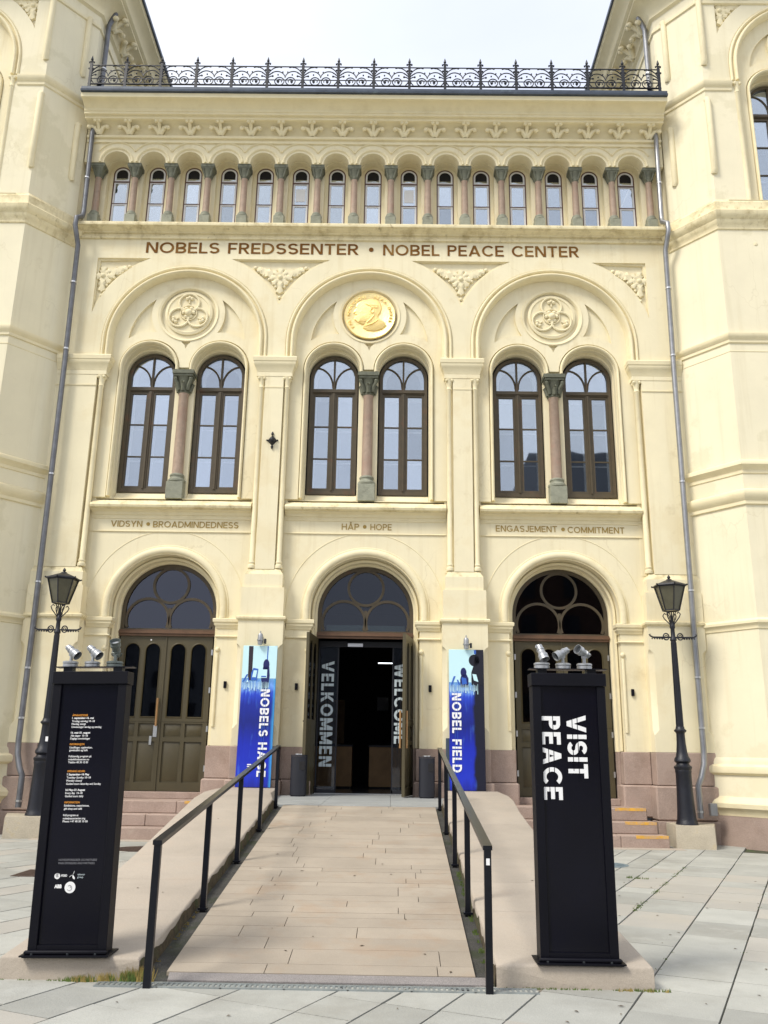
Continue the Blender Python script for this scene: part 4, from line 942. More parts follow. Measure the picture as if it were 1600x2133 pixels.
# ---- wings with chamfered corners
def wing(s):
    def pth(pts): q = [(s * x, y) for x, y in pts]; return q if s > 0 else q[::-1]
    # direction of travel: sweep offsets go to the right of travel = outwards (towards -Y side)
    def sw(prof, pts, name, m):
        MB().sweep(pth(pts), prof, XY).build(name, m, B)
    full = [(7.10, .6), (7.10, YW), (7.88, -1.33), (13.5, -1.33)]
    mw = M['plaster_wing']
    sw([(-.25, .55), (.14, .55), (.14, .60), (.12, 1.55), (.10, 1.62), (.08, 1.64), (.03, 3.9), (.0, 13.4), (-.25, 13.4)], full, 'wing_wall', mw)
    sw([(-.2, -.3), (.20, -.3), (.17, .545), (-.2, .545)], full, 'wing_base', M['granite'])
    def band(prof, m='trim'): sw([(-.1, prof[0][1])] + prof + [(-.1, prof[-1][1])], full, 'wing_moulding', M[m])
    band([(.15, .55), (.17, .62), (.20, .66), (.24, .70), (.25, .78), (.21, .84), (.15, .88), (.12, .93)])
    band([(.10, 1.30), (.14, 1.31), (.19, 1.35), (.20, 1.41), (.19, 1.47), (.14, 1.51), (.11, 1.515)])
    band([(.02, 4.10), (.05, 4.12), (.05, 4.16), (.07, 4.20), (.10, 4.23), (.10, 4.28), (.02, 4.34)])
    band([(.02, 6.66), (.06, 6.68), (.06, 6.75), (.10, 6.80), (.13, 6.86), (.14, 6.93), (.12, 6.97), (.0, 7.03)])
    band([(.01, 7.33), (.04, 7.35), (.04, 7.42), (.08, 7.47), (.13, 7.52), (.13, 7.57), (.11, 7.61), (.0, 7.66)])
    band([(.0, 10.12), (.018, 10.13), (.018, 10.15), (.0, 10.16)])
    band([(.01, 10.32), (.04, 10.34), (.04, 10.40), (.08, 10.45), (.10, 10.49), (.10, 10.54), (.0, 10.59)])
    band([(.0, 13.15), (.03, 13.17), (.03, 13.22), (.06, 13.28), (.10, 13.34), (.10, 13.38), (.16, 13.44), (.18, 13.50), (.19, 13.56), (.15, 13.60), (.07, 13.62), (.05, 13.66), (.05, 13.86), (.02, 13.90), (-.05, 13.98)], 'sill')
    # upper storey: chamfer and narrow strip of the front face
    up = [(7.15, 1.2), (7.15, YW), (7.93, -1.28), (8.20, -1.28)]
    sw([(-.25, 13.4), (0, 13.4), (0, 20.5), (-.25, 20.5)], up, 'wing_wall', mw)
    upf = [(7.15, .0), (7.15, YW), (7.93, -1.28), (8.57, -1.28)]
    sw([(-.1, 16.98), (.01, 16.98), (.03, 17.0), (.03, 17.07), (.06, 17.10), (.10, 17.17), (.10, 17.23), (.06, 17.26), (-.1, 17.29)], upf, 'wing_moulding', M['trim'])
    # bay of the front face, same order as the centre
    cx = s * 10.50; dz = 6.97; dy = -1.28 - YW
    bay_upper(cx, dy, dz, B)
    x0, x1 = sorted((s * 8.20, s * 13.5))
    o = lower_edge(x0, x1, (cx,), 10.32 + dz, ZS + dz, 1.93) + [(x1, 20.5), (x0, 20.5)]
    sp = spandrel_loop(None, cx, 12.89 + dz, ZS + dz, xl=8.37) if s > 0 else spandrel_loop(cx, None, 12.89 + dz, ZS + dz, xr=-8.37)
    MB().slab([o, sp], YW + dy, YW + dy + .09).build('wing_wall', mw, B)
    MB().slab([o], YW + dy + .092, -.7).build('wing_wall', mw, B)
    spandrel_orn(s * 8.50, 12.83 + dz, YW + dy + .085, s).build('leaf_ornament', M['trim'], B, angle=50)
    xa, xb = sorted((s * 8.20, s * 8.71)); MB().box(xa, xb, YW + dy, -.7, 13.4, 17.29).build('wing_wall', mw, B)
    xa, xb = sorted((s * 8.71, s * 13.5)); MB().box(xa, xb, YW + dy + .2, -.7, 13.4, 13.955).build('wing_wall', mw, B)
    MB().box(s * 8.7, s * 13.5, .6, .7, 13.4, 20.5).build('room_wall', M['room'], B)
    c = dup(cp, B, (s * 8.66, YW + dy - .0, 0)); c.location = (s * 8.70, YW + dy + .02, 7.36)
    MB().sweep(pth([(8.20, YW + dy), (13.5, YW + dy)]), [(-.3, 13.93), (-.05, 13.93), (.05, 13.90), (.07, 13.94), (-.1, 14.02), (-.3, 14.02)], XY).build('window_sill', M['trim'], B)
    # rounded corner strips
    for (x, y, z0, z1) in ((7.955, -1.285, 14.7, 16.75), (7.975, -1.285, 17.75, 20.2), (7.30, -.53, 14.9, 16.5), (7.33, -.57, 17.9, 19.7)):
        for dx2, r, mm in ((0, .07, 'trim'),):
            MB().tube([(s * x, y + .012, z0), (s * x, y - .035, z0 + .06), (s * x, y - .035, z1 - .06), (s * x, y + .012, z1)], r, 12).build('corner_roll', M[mm], B)
    # high cornice running back along the wing
    top = [(7.15, 14), (7.15, YW), (7.93, -1.28), (13.5, -1.28)]
    sw([(-.2, 19.55), (0, 19.55), (.04, 19.57), (.04, 19.64), (.0, 19.68), (-.2, 19.68)], top, 'wing_moulding', M['trim'])
    sw([(-.2, 19.95), (.0, 19.95), (.04, 19.98), (.08, 20.0), (.08, 20.08), (.12, 20.2), (.22, 20.36), (.38, 20.44), (.48, 20.46), (.48, 20.52), (.53, 20.54), (.56, 20.56), (.58, 20.64), (.66, 20.76), (.78, 20.82), (.83, 20.84), (.83, 20.9), (.86, 20.92), (-.2, 21.2)], top, 'wing_cornice', M['trim'])
    sw([(.78, 20.925), (.91, 20.93), (.92, 21.0), (.88, 21.02), (-.2, 21.6)], top, 'wing_gutter', M['gutter'])
    MB().box(s * 7.16, s * 7.4, 1.21, 14, 13.4, 20.9).build('wing_wall', mw, B)
    # brackets of the high cornice
    for i in range(10):
        y = .2 + i * .8
        d = dup(fo, B); d.location = (s * 7.10, y, 0); d.rotation_euler = (0, 0, -s * PI / 2); d.scale = (1.25, 1.5, 1.25); d.location.z = 20.10 - 16.36 * 1.25
wing(1); wing(-1)
# ---- downpipes
def pipe(pts, r, m, brackets=()):
    o = MB().tube(pts, r, 12).build('downpipe', m, B)
    for z, x, y in brackets: MB().lathe([(r + .004, z - .02), (r + .014, z - .018), (r + .014, z + .018), (r + .004, z + .02)], (x, y, 0), 14).build('pipe_collar', M['steel'], o)
    return o
for s, m in ((1, M['zinc']), (-1, M['zinc_dark'])):
    pipe([(s * 6.96, -.44, 16.42), (s * 6.96, -.47, 16.3), (s * 6.93, -.47, 14.05), (s * 6.93, -.52, 13.9), (s * 6.97, -.74, 13.72), (s * 6.97, -.76, 13.5), (s * 6.95, -.66, 13.3), (s * 6.93, -.56, 13.1), (s * 6.90, -.55, 10.0), (s * 6.87, -.56, 4.3), (s * 6.83, -.66, 1.75),
          (s * 6.80, -.70, 1.5), (s * 6.70, -.78, 1.25), (s * 6.62, -.80, 1.1), (s * 6.62, -.80, .5)], .058, m,
         [(15.0, s * 6.95, -.47), (12.1, s * 6.925, -.56), (10.4, s * 6.905, -.553), (7.4, s * 6.885, -.555), (5.0, s * 6.875, -.56), (3.2, s * 6.85, -.61), (2.2, s * 6.838, -.645), (.62, s * 6.62, -.80)])
    pipe([(s * 7.0, .02, 17.3), (s * 7.03, .0, 17.6), (s * 7.05, -.05, 17.8), (s * 7.05, -.05, 20.0), (s * 6.9, -.05, 20.4)], .062, m, [(18.6, s * 7.05, -.05)])
    MB().tube([(s * 6.85, -.80, 17.30), (s * 6.70, -.98, 17.34)], .05, 12).build('spotlight_can', M['iron'], B)
MB().box(6.78, 6.92, -.92, -.80, .55, .78, .01).build('junction_box', M['zinc'], B)

# ================================================================== GROUND
Z0 = 0.0
RY0, RY1 = -11.46, -3.45
def rz(y): return .035 + .0915 * (min(y, RY1) - RY0)
ZL = rz(RY1) + .012
ground = MB().add([(-300, -300, -.03), (300, -300, -.03), (300, 300, -.03), (-300, 300, -.03)], [(0, 1, 2, 3)]).build('ground', M['joint']); tag(ground, kind='structure')
# plaza slabs in strips at 65 degrees
plaza = empty('pavement', kind='structure')
ang = math.radians(65); du = Vector((math.cos(ang), math.sin(ang))); dn = Vector((math.sin(ang), -math.cos(ang)))
edges = [3.45, 3.94, 4.57, 5.19, 5.60, 6.0, 6.45, 7.10, 7.66, 8.35, 8.95, 9.5, 10.2]
x = 3.45
while x > -5.5: x -= random.choice((.45, .55, .6, .65, .8)); edges.insert(0, x)
def inside_keep(cx, cy):
    if cy > -1.0 and abs(cx) < 7.2: return False
    if cy > -2.0 + (abs(cx) - 7.2) * 0 and abs(cx) > 7.3 + (cy + 2.0) * -.2 and cy > -1.9: return False
    if -11.4 < cy and -2.0 < cx < 2.1: return False
    if cy > -1.2 and abs(cx) < 6: return False
    # what the camera (and a step beside it) can see
    d = cy + 18.5
    return d > 5.4 and abs(cx - .573) < d * .52 + .6
cnt = 0
for i in range(len(edges) - 1):
    a, b = edges[i], edges[i + 1]
    u = -16 + random.random()
    while u < 8:
        L = random.choice((.45, .55, .65, .8, .95)) * (1.0 if b - a < .7 else .95)
        c = dn * (a + b) / 2 + du * (u + L / 2)
        if inside_keep(c.x, c.y):
            g1 = .007 if random.random() < .7 else .011; g2 = .0025 + .003 * random.random()
            P = [dn * (a + g1) + du * (u + g2), dn * (b - g1) + du * (u + g2), dn * (b - g1) + du * (u + L - g2), dn * (a + g1) + du * (u + L - g2)]
            P = [(p.x - c.x, p.y - c.y) for p in P]; zt = random.uniform(-.0015, .0015)
            tx, ty = random.uniform(-.0012, .0012), random.uniform(-.0012, .0012)
            if cnt < 298:
                warm = random.random() < .16
                MB().prism(P[::-1] if False else P, -.05, lambda x_, y_: zt + tx * x_ + ty * y_).build('paving_slab', M['slab_warm' if warm else 'slab'], plaza, (c.x, c.y, 0)); cnt += 1
        u += L

far = MB()
for xx0, xx1, yy0, yy1 in ((-300, 300, -300, -13.9),): far.add([(xx0, yy0, -.01), (xx1, yy0, -.01), (xx1, yy1, -.01), (xx0, yy1, -.01)], [(0, 1, 2, 3)])
far.add([(9.5, -13.9, -.01), (300, -13.9, -.01), (300, 60, -.01), (9.5, 60, -.01)], [(0, 1, 2, 3)]); far.add([(-300, -13.9, -.01), (-9.0, -13.9, -.01), (-9.0, 60, -.01), (-300, 60, -.01)], [(0, 1, 2, 3)])
tag(far.build('plaza', M['slab']), kind='structure')

# ---- ramp
ramp = empty('ramp', kind='structure')
def xl(y): t = (y - RY0) / (RY1 - RY0); return -1.045 - .115 * t
def xr(y): t = (y - RY0) / (RY1 - RY0); return 1.235 + .125 * t
MB().add([(-1.9, -11.62, .0), (2.0, -11.62, .0), (2.0, RY0, rz(RY0) - .03), (-1.9, RY0, rz(RY0) - .03), (2.0, RY1, rz(RY1) - .03), (-1.9, RY1, rz(RY1) - .03), (2.0, -.6, rz(RY1) - .03), (-1.9, -.6, rz(RY1) - .03)],
         [(0, 1, 2, 3), (3, 2, 4, 5), (5, 4, 6, 7)]).build('asphalt_bed', M['asphalt'], ramp)
MB().prism([(-1.00, -11.60), (1.33, -11.60), (1.33, RY0 - .005), (-1.02, RY0 - .005)], -.02, lambda x, y: .012 + .02 * (y + 11.6) / .14).build('granite_strip', M['greystone'], ramp)
y = RY0; rows = []
while y < RY1 - .1:
    h = random.choice((.17, .21, .28, .31, .36)); h = min(h, RY1 - y)
    if RY1 - (y + h) < .12: h = RY1 - y
    rows.append((y, y + h)); y += h
for j, (ya, yb) in enumerate(rows):
    cuts = [0.0]; W = 2.4; t = random.uniform(.35, .95)
    while t < W - .25: cuts.append(t); t += random.uniform(.75, 1.5)
    cuts.append(W); g = .003; gy = .0025
    for i in range(len(cuts) - 1):
        def X(c, yy): return xl(yy) + (xr(yy) - xl(yy)) * c / W
        z = random.uniform(-.001, .001)
        q = [(X(cuts[i], ya) + g, ya + gy), (X(cuts[i + 1], ya) - g, ya + gy), (X(cuts[i + 1], yb) - g, yb - gy), (X(cuts[i], yb) + g, yb - gy)]
        MB().prism(q, lambda x_, y_: rz(y_) - .028, lambda x_, y_: rz(y_) + z).build('paving_tile', M['tile'], ramp)
# landing
landing = empty('landing', kind='structure')
for a, b in ((-1.62, -.55), (-.55, .62), (.62, 1.68)):
    MB().box(a + .002, b - .002, RY1 + .004, -2.2, ZL - .12, ZL, .004).build('landing_slab', M['landing'], landing)
    MB().box(a + .002, b - .002, -2.196, .45, ZL - .12, ZL + .002, .004).build('landing_slab', M['landing'], landing)
# flanking concrete platforms
def sect(name, pin, pout, ys, top, parent):
    for i in range(len(ys) - 1):
        a, b = ys[i] + .002, ys[i + 1] - .002
        def F(tab, y):
            for (y0, x0), (y1, x1) in zip(tab, tab[1:]):
                if y <= y1: return x0 + (x1 - x0) * max(0, (y - y0)) / (y1 - y0)
            return tab[-1][1]
        xi0, xi1, xo0, xo1 = F(pin, a), F(pin, b), F(pout, a), F(pout, b); e = .02
        sg = 1 if xo0 > xi0 else -1
        za, zb = top(a), top(b); ea = e if i == 0 else 0
        def ring(y, xi, xo, z, front):
            c = e
            return [(xi, y, -.1), (xi, y, z - c), (xi + sg * c * .3, y, z - c * .3), (xi + sg * c, y, z), (xo - sg * c, y, z), (xo - sg * c * .3, y, z - c * .3), (xo, y, z - c), (xo, y, -.1)]
        rings = []
        if i == 0:
            rings.append([(p[0], a, min(p[2], za - e)) for p in ring(a, xi0, xo0, za, 1)]); rings.append([(p[0], a + e * .3, min(p[2], za - e * .3)) for p in ring(a, xi0, xo0, za, 1)])
            rings.append(ring(a + e, xi0, xo0, za, 0))
        else: rings.append(ring(a, xi0, xo0, za, 0))
        rings.append(ring(b, xi1, xo1, zb, 0)); vs = [v for r in rings for v in r]; n = 8; fs = [tuple(range(n)), tuple(range(len(vs) - n, len(vs)))]
        for k in range(len(rings) - 1):
            for j in range(n): fs.append((k * n + j, k * n + (j + 1) % n, (k + 1) * n + (j + 1) % n, (k + 1) * n + j))
        MB().add(vs, fs).build('concrete_section', M['concrete'], parent, angle=50)
ktop = lambda y: min(.155 + .0915 * (max(y, -10.9) + 10.9 + .25 * (1 if y > -10.9 else 0)), .925) if y > -11.2 else .155
ktop = lambda y: min(.155 + .098 * max(0, y + 11.1), .925)
ysL = [-11.62, -10.2, -9.1, -8.0, -7.0, -5.9, -4.8, -3.7, -2.6, -.58]
kl = empty('kerb_wall', kind='structure')
sect('l', [(-11.7, -1.21), (-3.6, -1.30), (-1.9, -1.60), (0, -1.62)], [(-11.7, -2.22), (-8.6, -2.27), (-1.65, -2.72), (0, -2.72)], ysL, ktop, kl)
kr = empty('kerb_wall', kind='structure')
ysR = [-11.62, -10.05, -9.0, -7.9, -6.8, -5.7, -4.6, -3.5, -2.4, -.58]
sect('r', [(-11.7, 1.37), (-3.6, 1.46), (-1.9, 1.70), (0, 1.70)], [(-11.7, 2.50), (-5, 2.56), (-1.65, 2.75), (0, 2.75)], ysR, ktop, kr)
def moss(name_m, tab, off, x_sign, hfrac):
    mb = MB(); prev = None; vs = []; fs = []
    n = 160
    for i in range(n + 1):
        y = -11.60 + (RY1 + 11.60) * i / n; t = (y + 11.7) / 8.1; x = tab[0] + (tab[1] - tab[0]) * t
        zb = rz(y) - .035; zt_ = ktop(y) - .014 - (.016 + .012 * math.sin(y * 5.1) + .01 * math.sin(y * 13.7) + random.uniform(0, .01)) * hfrac
        vs += [(x + off * 1.6, y, zb), (x + off, y, (zb + zt_) / 2), (x + off * .3, y, zt_)]
    for i in range(n):
        for j in range(2): fs.append((i * 3 + j, i * 3 + 3 + j, i * 3 + 4 + j, i * 3 + 1 + j))
    mb.add(vs, fs); return mb
M['mossface'] = mat('brown_moss_on_kerb', (.075, .055, .028), 1, noise=(14, .5), bump=(60, .8), stain=[((.05, .07, .02), 6, .5, .65, .8), ((.17, .12, .07), 9, .6, .72, .7)])
mo = moss('m', (-1.21, -1.30), .010, 1, 1.0).build('moss_growth', M['mossface'], kl); tag(mo, kind='stuff')
mo2 = moss('m', (1.37, 1.46), -.008, -1, 2.2).build('moss_growth', M['mossface'], kr); tag(mo2, kind='stuff')
# ---- side stairs
for s in (-1, 1):
    st = empty('stairs', kind='structure'); xo = 5.80
    for j, (yf, z0, z1, xe) in enumerate(((-1.44, -.1, .215, xo), (-1.08, .216, .43, xo - .10), (-.74, .431, .66, xo - .19))):
        cuts = [2.3, 3.55 + .5 * (j % 2), 4.9 - .3 * (j % 2), xe]
        for a, b in zip(cuts, cuts[1:]):
            p, q = sorted((s * a, s * b)); 
            if s < 0 : p, q = -b, -a
            MB().box(p + .003, q - .003, yf, (.45 if j == 2 else yf + .5), z0, z1, .014).build('step', M['granite'], st)
        if s > 0: MB().box(xe - .62, xe - .02, yf - .003, yf + .07, z1 - .05, z1 + .002).build('paint_mark', M['yellow'], st)
        elif j == 2: MB().box(-3.4, -2.9, yf - .003, yf + .05, z1 - .045, z1 + .002).build('paint_mark', M['yellow'], st)
    p, q = sorted((s * 2.3, s * 6.0)); MB().box(p, q, -1.75, -1.443, -.08, .006).build('kerb_stone', M['concrete'], st)
# ---- drain
dr = MB(); dr.box(-1.48, 1.65, -11.775, -11.75, -.02, .008); dr.box(-1.48, 1.65, -11.665, -11.64, -.02, .008)
nb = 84
for i in range(nb):
    x = -1.48 + 3.13 * i / nb; dr.box(x, x + .018, -11.75, -11.665, -.003, .006)
for i in range(1, 7): dr.box(-1.48 + 3.13 * i / 7 - .006, -1.48 + 3.13 * i / 7 + .006, -11.775, -11.64, -.015, .0085)
drg = dr.build('drain_grate', M['grate']); MB().box(-1.47, 1.64, -11.745, -11.67, -.02, -.005).build('slot_shade_strip', M['dark'], drg); tag(drg, 'long galvanised slotted drain grate crossing the foot of the ramp', 'drain grate')  # near-black strip below the bars paints in the shade of the slots
# ---- manhole covers
def manhole(x, y, r, m, label, sq=False):
    mb = MB(); mb.lathe([(r, -.01), (r, .004), (r - .03, .006), (r - .035, .003), (.01, .003)], (0, 0, 0), 32)
    for i in range(-5, 6):
        h = math.sqrt(max(0, (r - .05) ** 2 - (i * r / 6) ** 2)); mb.box(-h, h, i * r / 6 - .008, i * r / 6 + .008, .002, .007)
    tag(mb.build('manhole_cover', m, None, (x, y, .001)), label, 'manhole cover')
manhole(3.95, -4.1, .36, M['cover_blue'], 'round blue-grey manhole cover right of the VISIT PEACE pillar')
manhole(-3.62, -2.95, .42, M['castiron_cover'], 'round rusty manhole cover in front of the left steps')
mb = MB().box(-.33, .33, -.33, .33, -.01, .006); 
for i in range(-4, 5): mb.box(-.3, .3, i * .065 - .01, i * .065 + .01, .004, .011)
tag(mb.build('manhole_cover', M['castiron_cover'], None, (-4.0, -6.1, .001)), 'square rusty red manhole cover left of the opening hours pillar', 'manhole cover')

# ================================================================== STREET THINGS
def handrail(x0, x1, label):
    """posts along the ramp from the foot (x0) to the landing (x1)"""
    t = empty('handrail', label, 'handrail', None, (x0, -11.78, 0))
    n = 5; ys = [-11.78, -9.75, -7.72, -5.70, -3.62]; xs = [x0 + (x1 - x0) * (yy + 11.78) / 8.16 for yy in ys]; tops = []
    for i in range(n):
        zb = (rz(ys[i]) - .03 if i else 0.0); zt = rz(ys[i]) + .955 + (0.0); tops.append((xs[i], ys[i], zt))
        MB().box(xs[i] - x0 - .026, xs[i] - x0 + .026, ys[i] + 11.78 - .02, ys[i] + 11.78 + .02, zb, zt - .004).build('post', M['rail'], t)
        if 0 < i: MB().box(xs[i] - x0 - .042, xs[i] - x0 + .042, ys[i] + 11.78 - .035, ys[i] + 11.78 + .035, zb + .02, zb + .038).build('foot_plate', M['rail'], t)
    a, b = tops[0], tops[-1]; w = .034
    y0, y1 = -.026, b[1] + 11.78 + .02; xa, xb = 0, x1 - x0; za, zb = a[2], b[2]
    MB().add([(xa - w, y0, za - .02), (xa + w, y0, za - .02), (xb + w, y1, zb - .02), (xb - w, y1, zb - .02), (xa - w, y0, za + .012), (xa + w, y0, za + .012), (xb + w, y1, zb + .012), (xb - w, y1, zb + .012)],
             [(3, 2, 1, 0), (4, 5, 6, 7), (0, 1, 5, 4), (1, 2, 6, 5), (2, 3, 7, 6), (3, 0, 4, 7)]).build('rail_bar', M['rail'], t)
    return t
handrail(-1.10, -1.26, 'black square-section handrail left of the ramp beside the opening hours pillar')
hr = handrail(1.30, 1.42, 'black square-section handrail right of the ramp beside the VISIT PEACE pillar')
MB().box(-.012, .014, -.0255, -.0205, .84, .885).build('sticker', M['white'], hr)

def pillar(x0, x1, yf, yb, ztop, zb, label):
    t = empty('sign_pillar', label, 'sign', None, ((x0 + x1) / 2, (yf + yb) / 2, zb)); w = (x1 - x0) / 2; d = (yb - yf) / 2; H = ztop - zb
    b = MB(); b.box(-w + .03, w - .03, -d + .022, d - .022, .02, H - .02); b.build('panel', M['blackgloss'], t)
    f = MB()
    for sx in (-1, 1):
        a, c = sorted((sx * w, sx * (w - .065))); f.box(a, c, -d, d, .018, H - .10, .003)
    f.box(-w + .066, w - .066, -d + .004, d - .004, .018, .075); f.box(-w - .015, w + .015, -d - .035, -d - .002, .018, .045, .008); f.build('frame', M['blackpaint'], t)
    MB().box(-w - .008, w + .008, -d - .012, d + .012, H - .098, H, .003).build('header', M['blackpaint'], t)
    MB().box(-w - .035, w + .035, -d - .06, d + .04, .008, .018).build('base_plate', M['blackpaint'], t); MB().box(-w - .02, w + .02, -d - .045, d + .03, 0, .008).build('foot_plate', M['rail'], t)
    bl = MB()
    for xx in (-.24, 0.02, .22): bl.lathe([(.009, .018), (.009, .028), (.004, .03)], (xx, -d - .035, 0), 8)
    bl.build('bolt', M['alu_dark'], t)
    MB().box(-w - .01, w + .03, -d + .02, d - .02, H + .035, H + .041).build('top_plate', M['rail'], t)
    s_ = MB()
    for xx in (-w + .09, w - .09): s_.box(xx - .035, xx + .035, -.04, .04, H, H + .035)
    s_.build('spacer', M['rail'], t); return t, w, d, H
PL, wL, dL, HL = pillar(-2.03, -1.455, -11.62, -11.47, 2.195, .155, 'black information pillar with opening hours, left of the ramp')
PR, wR, dR, HR = pillar(1.695, 2.265, -11.59, -11.42, 2.235, .155, 'black pillar reading VISIT PEACE, right of the ramp')
PL.rotation_euler = (0, math.radians(-1.0), 0)
def ptxt(parent, body, x, z, h, m, y, bold=.02, wdt=None):
    o = text_mesh('printed_text', body, m, parent, size_h=h, width=wdt, bold=bold, thick=.001); o.location = (x, y, z); return o
lines = [(370, 'o', '\u00c5PNINGSTIDER', 275), (415, 'b', '1. september\u201316. mai', 380), (468, 'n', 'Tirsdag\u2013s\u00f8ndag 10\u201318', 400), (515, 'n', 'Mandag stengt', 250), (565, 'n', 'Omvisninger l\u00f8rdag og s\u00f8ndag', 525),
         (660, 'b', '16. mai\u201331. august', 340), (710, 'n', 'Alle dager  10\u201318', 300), (757, 'n', 'Daglige omvisninger', 345), (852, 'o', 'INFORMASJON', 255), (905, 'n', 'Utstillinger, opplevelser,', 400), (950, 'n', 'gavebutikk og kaf\u00e9', 320),
         (1050, 'n', 'Fullstendig program p\u00e5', 395), (1100, 'n', 'nobelsfredssenter.no', 360), (1148, 'n', 'Telefon 48 30 10 00', 345), (1293, 'o', 'OPENING HOURS', 305), (1345, 'b', '1 September\u201316 May', 385), (1395, 'n', 'Tuesday\u2013Sunday 10\u201318', 415),
         (1445, 'n', 'Monday closed', 265), (1497, 'n', 'Guided tours Saturday and Sunday', 600), (1595, 'b', '16 May\u201331 August', 335), (1645, 'n', 'Every day  10\u201318', 295), (1695, 'n', 'Guided tours daily', 315), (1795, 'o', 'INFORMATION', 260),
         (1845, 'n', 'Exhibitions, experiences,', 430), (1895, 'n', 'gift shop and caf\u00e9', 310), (1997, 'n', 'Full program at', 260), (2048, 'n', 'nobelpeacecenter.org', 380), (2095, 'n', 'Phone +47 48 30 10 00', 425)]
yt = -dL + .021; sc = .58 / 172 / 7.617
for py, kd, body, wpx in lines:
    z = 1.86 - (py / 7.617 + 1440 - 1488) * .003445 - .006 - .155
    ptxt(PL, body, -.122, z, .0150, M['orange_print'] if kd == 'o' else M['white'], yt, .03 if kd == 'b' else .012, wpx * sc)
def pz(px, py): return (-.165 + (px - 128) * .0037, 1.86 - (py - 1488) * .003445 - .155)
ptxt(PL, 'HOVEDSPONSORER OG PARTNERE', -.125, .645, .0155, M['grey_print'], yt, .0, .285); ptxt(PL, 'MAIN SPONSORS AND PARTNERS', -.125, .622, .0155, M['grey_print'], yt, .0, .27)
lg = MB()
def disc(mb, x, z, r, y0=yt, n=24): mb.lathe([(r, 0), (r, .001)], (x, y0, z), n, Matrix.Rotation(PI / 2, 3, 'X'))
disc(lg, -.125, .540, .021)
lg.build('printed_emblem', M['white'], PL)
cu = MB()
for i, x in enumerate((-.133, -.125, -.118)): cu.tube([(x, yt - .0015, .565), (x - .002, yt - .0015, .545), (x + .003, yt - .0015, .532)], .0016, 4)
cu.build('emblem_gap', M['blackgloss'], PL)
ptxt(PL, 'HYDRO', -.097, .536, .016, M['white'], yt, .03, .045)
pr_ = MB()
for a, L in ((200, .030), (285, .034), (55, .030)):
    t = math.radians(a); c = (-.010, .548); pts = [(c[0] + L * k / 6 * math.cos(t + .25 * k / 6), yt - .001, c[1] + L * k / 6 * math.sin(t + .25 * k / 6)) for k in range(7)]
    pr_.tube(pts, [.002, .004, .0062, .0074, .0074, .006, .002], 8, flat=.3)
pr_.build('printed_emblem', M['white'], PL)
ptxt(PL, 'telenor', .025, .545, .014, M['frost'], yt, .0, .055); ptxt(PL, 'group', .025, .527, .014, M['frost'], yt, .0, .043)
ptxt(PL, 'ABB', -.14, .458, .024, M['white'], yt, .06, .055)
d2 = MB(); disc(d2, -.023, .462, .040); d2.build('printed_emblem', M['white'], PL)
d3 = MB(); d3.tube([(-.027 + .018 * math.cos(u), yt - .002, .458 + .018 * math.sin(u)) for u in [-2.6 + 4.6 * i / 14 for i in range(15)]], .0016, 5)
d3.tube([(-.035, yt - .002, .470), (-.027, yt - .002, .478), (-.017, yt - .002, .472), (-.021, yt - .002, .462), (-.013, yt - .002, .458)], .0016, 5); d3.build('emblem_line', M['grey_print'], PL)
ytr = -dR + .021; cxr = (1.695 + 2.265) / 2
def ptv(body, x0, x1, z0, z1):
    o = vert_text(body, x0 - cxr, x1 - cxr, z0 - .155, z1 - .155, ytr, M['white'], PR, bold=.215, name='printed_text'); return o
ptv('VISIT', 1.955, 2.105, 1.915, 1.445); ptv('PEACE', 1.755, 1.905, 1.905, 1.285)
for x, zb_, zt_ in ((1.995, 1.50, 1.92), (2.035, 1.42, 1.92), (1.805, 1.28, 1.72), (1.845, 1.28, 1.92)):
    MB().box(x - cxr, x + .005 - cxr, ytr - .0045, ytr - .0035, zb_ - .155, zt_ - .155).build('letter_gap', M['blackgloss'], PR)
MB().box(-wR + .008, -wR + .024, -dR - .0005, -dR - .003, HR - .08 - .015, HR - .08).build('sticker', M['white'], PR)

# ---- spotlights
def spotlight(x, y, z, yaw, pitch, label, scale=1.0, group='spotlights on the sign pillars', m='alu'):
    t = empty('spotlight', label, 'spotlight', group, (x, y, z)); s = scale
    MB().lathe([(.056 * s, 0), (.056 * s, .022 * s), (.050 * s, .026 * s), (.058 * s, .028 * s), (.058 * s, .040 * s), (.05 * s, .044 * s), (.012 * s, .045 * s)], (0, 0, 0), 24).build('base', M[m], t)
    st = MB().tube([(0, 0, .04 * s), (0, 0, .10 * s)], .012 * s, 8); st.box(-.018 * s, .018 * s, -.010 * s, .010 * s, .085 * s, .115 * s); st.build('stem', M[m], t)
    R_ = Matrix.Rotation(yaw, 3, 'Z') @ Matrix.Rotation(pitch, 3, 'Y')
    C0 = Vector((0, 0, .125 * s))
    def L(prof): return [(r * s, z_ * s) for r, z_ in prof]
    h = MB().lathe(L([(.012, -.055), (.024, -.05), (.026, -.02), (.030, -.018), (.030, -.01), (.026, -.008), (.028, .02), (.036, .03), (.036, .048), (.033, .05), (.033, .044), (.02, .042)]), (C0.x, C0.y, C0.z), 20, R_)
    h.lathe(L([(.034, .045), (.037, .072), (.035, .072), (.032, .045)]), (C0.x, C0.y, C0.z), 20, R_)
    hd = h.build('lamp_head', M[m], t)
    MB().lathe(L([(.031, .046), (.031, .049)]), (C0.x, C0.y, C0.z), 20, R_).build('lens', M['lens'] if pitch < 1.2 else M['alu_dark'], hd)
    yk = [R_ @ Vector(((-.0), .036 * s * math.cos(u), -.03 * s - .03 * s * math.sin(u))) + C0 for u in [PI * i / 8 for i in range(9)]]
    MB().tube(yk, .004 * s, 5).build('yoke', M[m], t); return t
zt = 2.195 + .041; ztr = 2.235 + .041; yy = -11.5
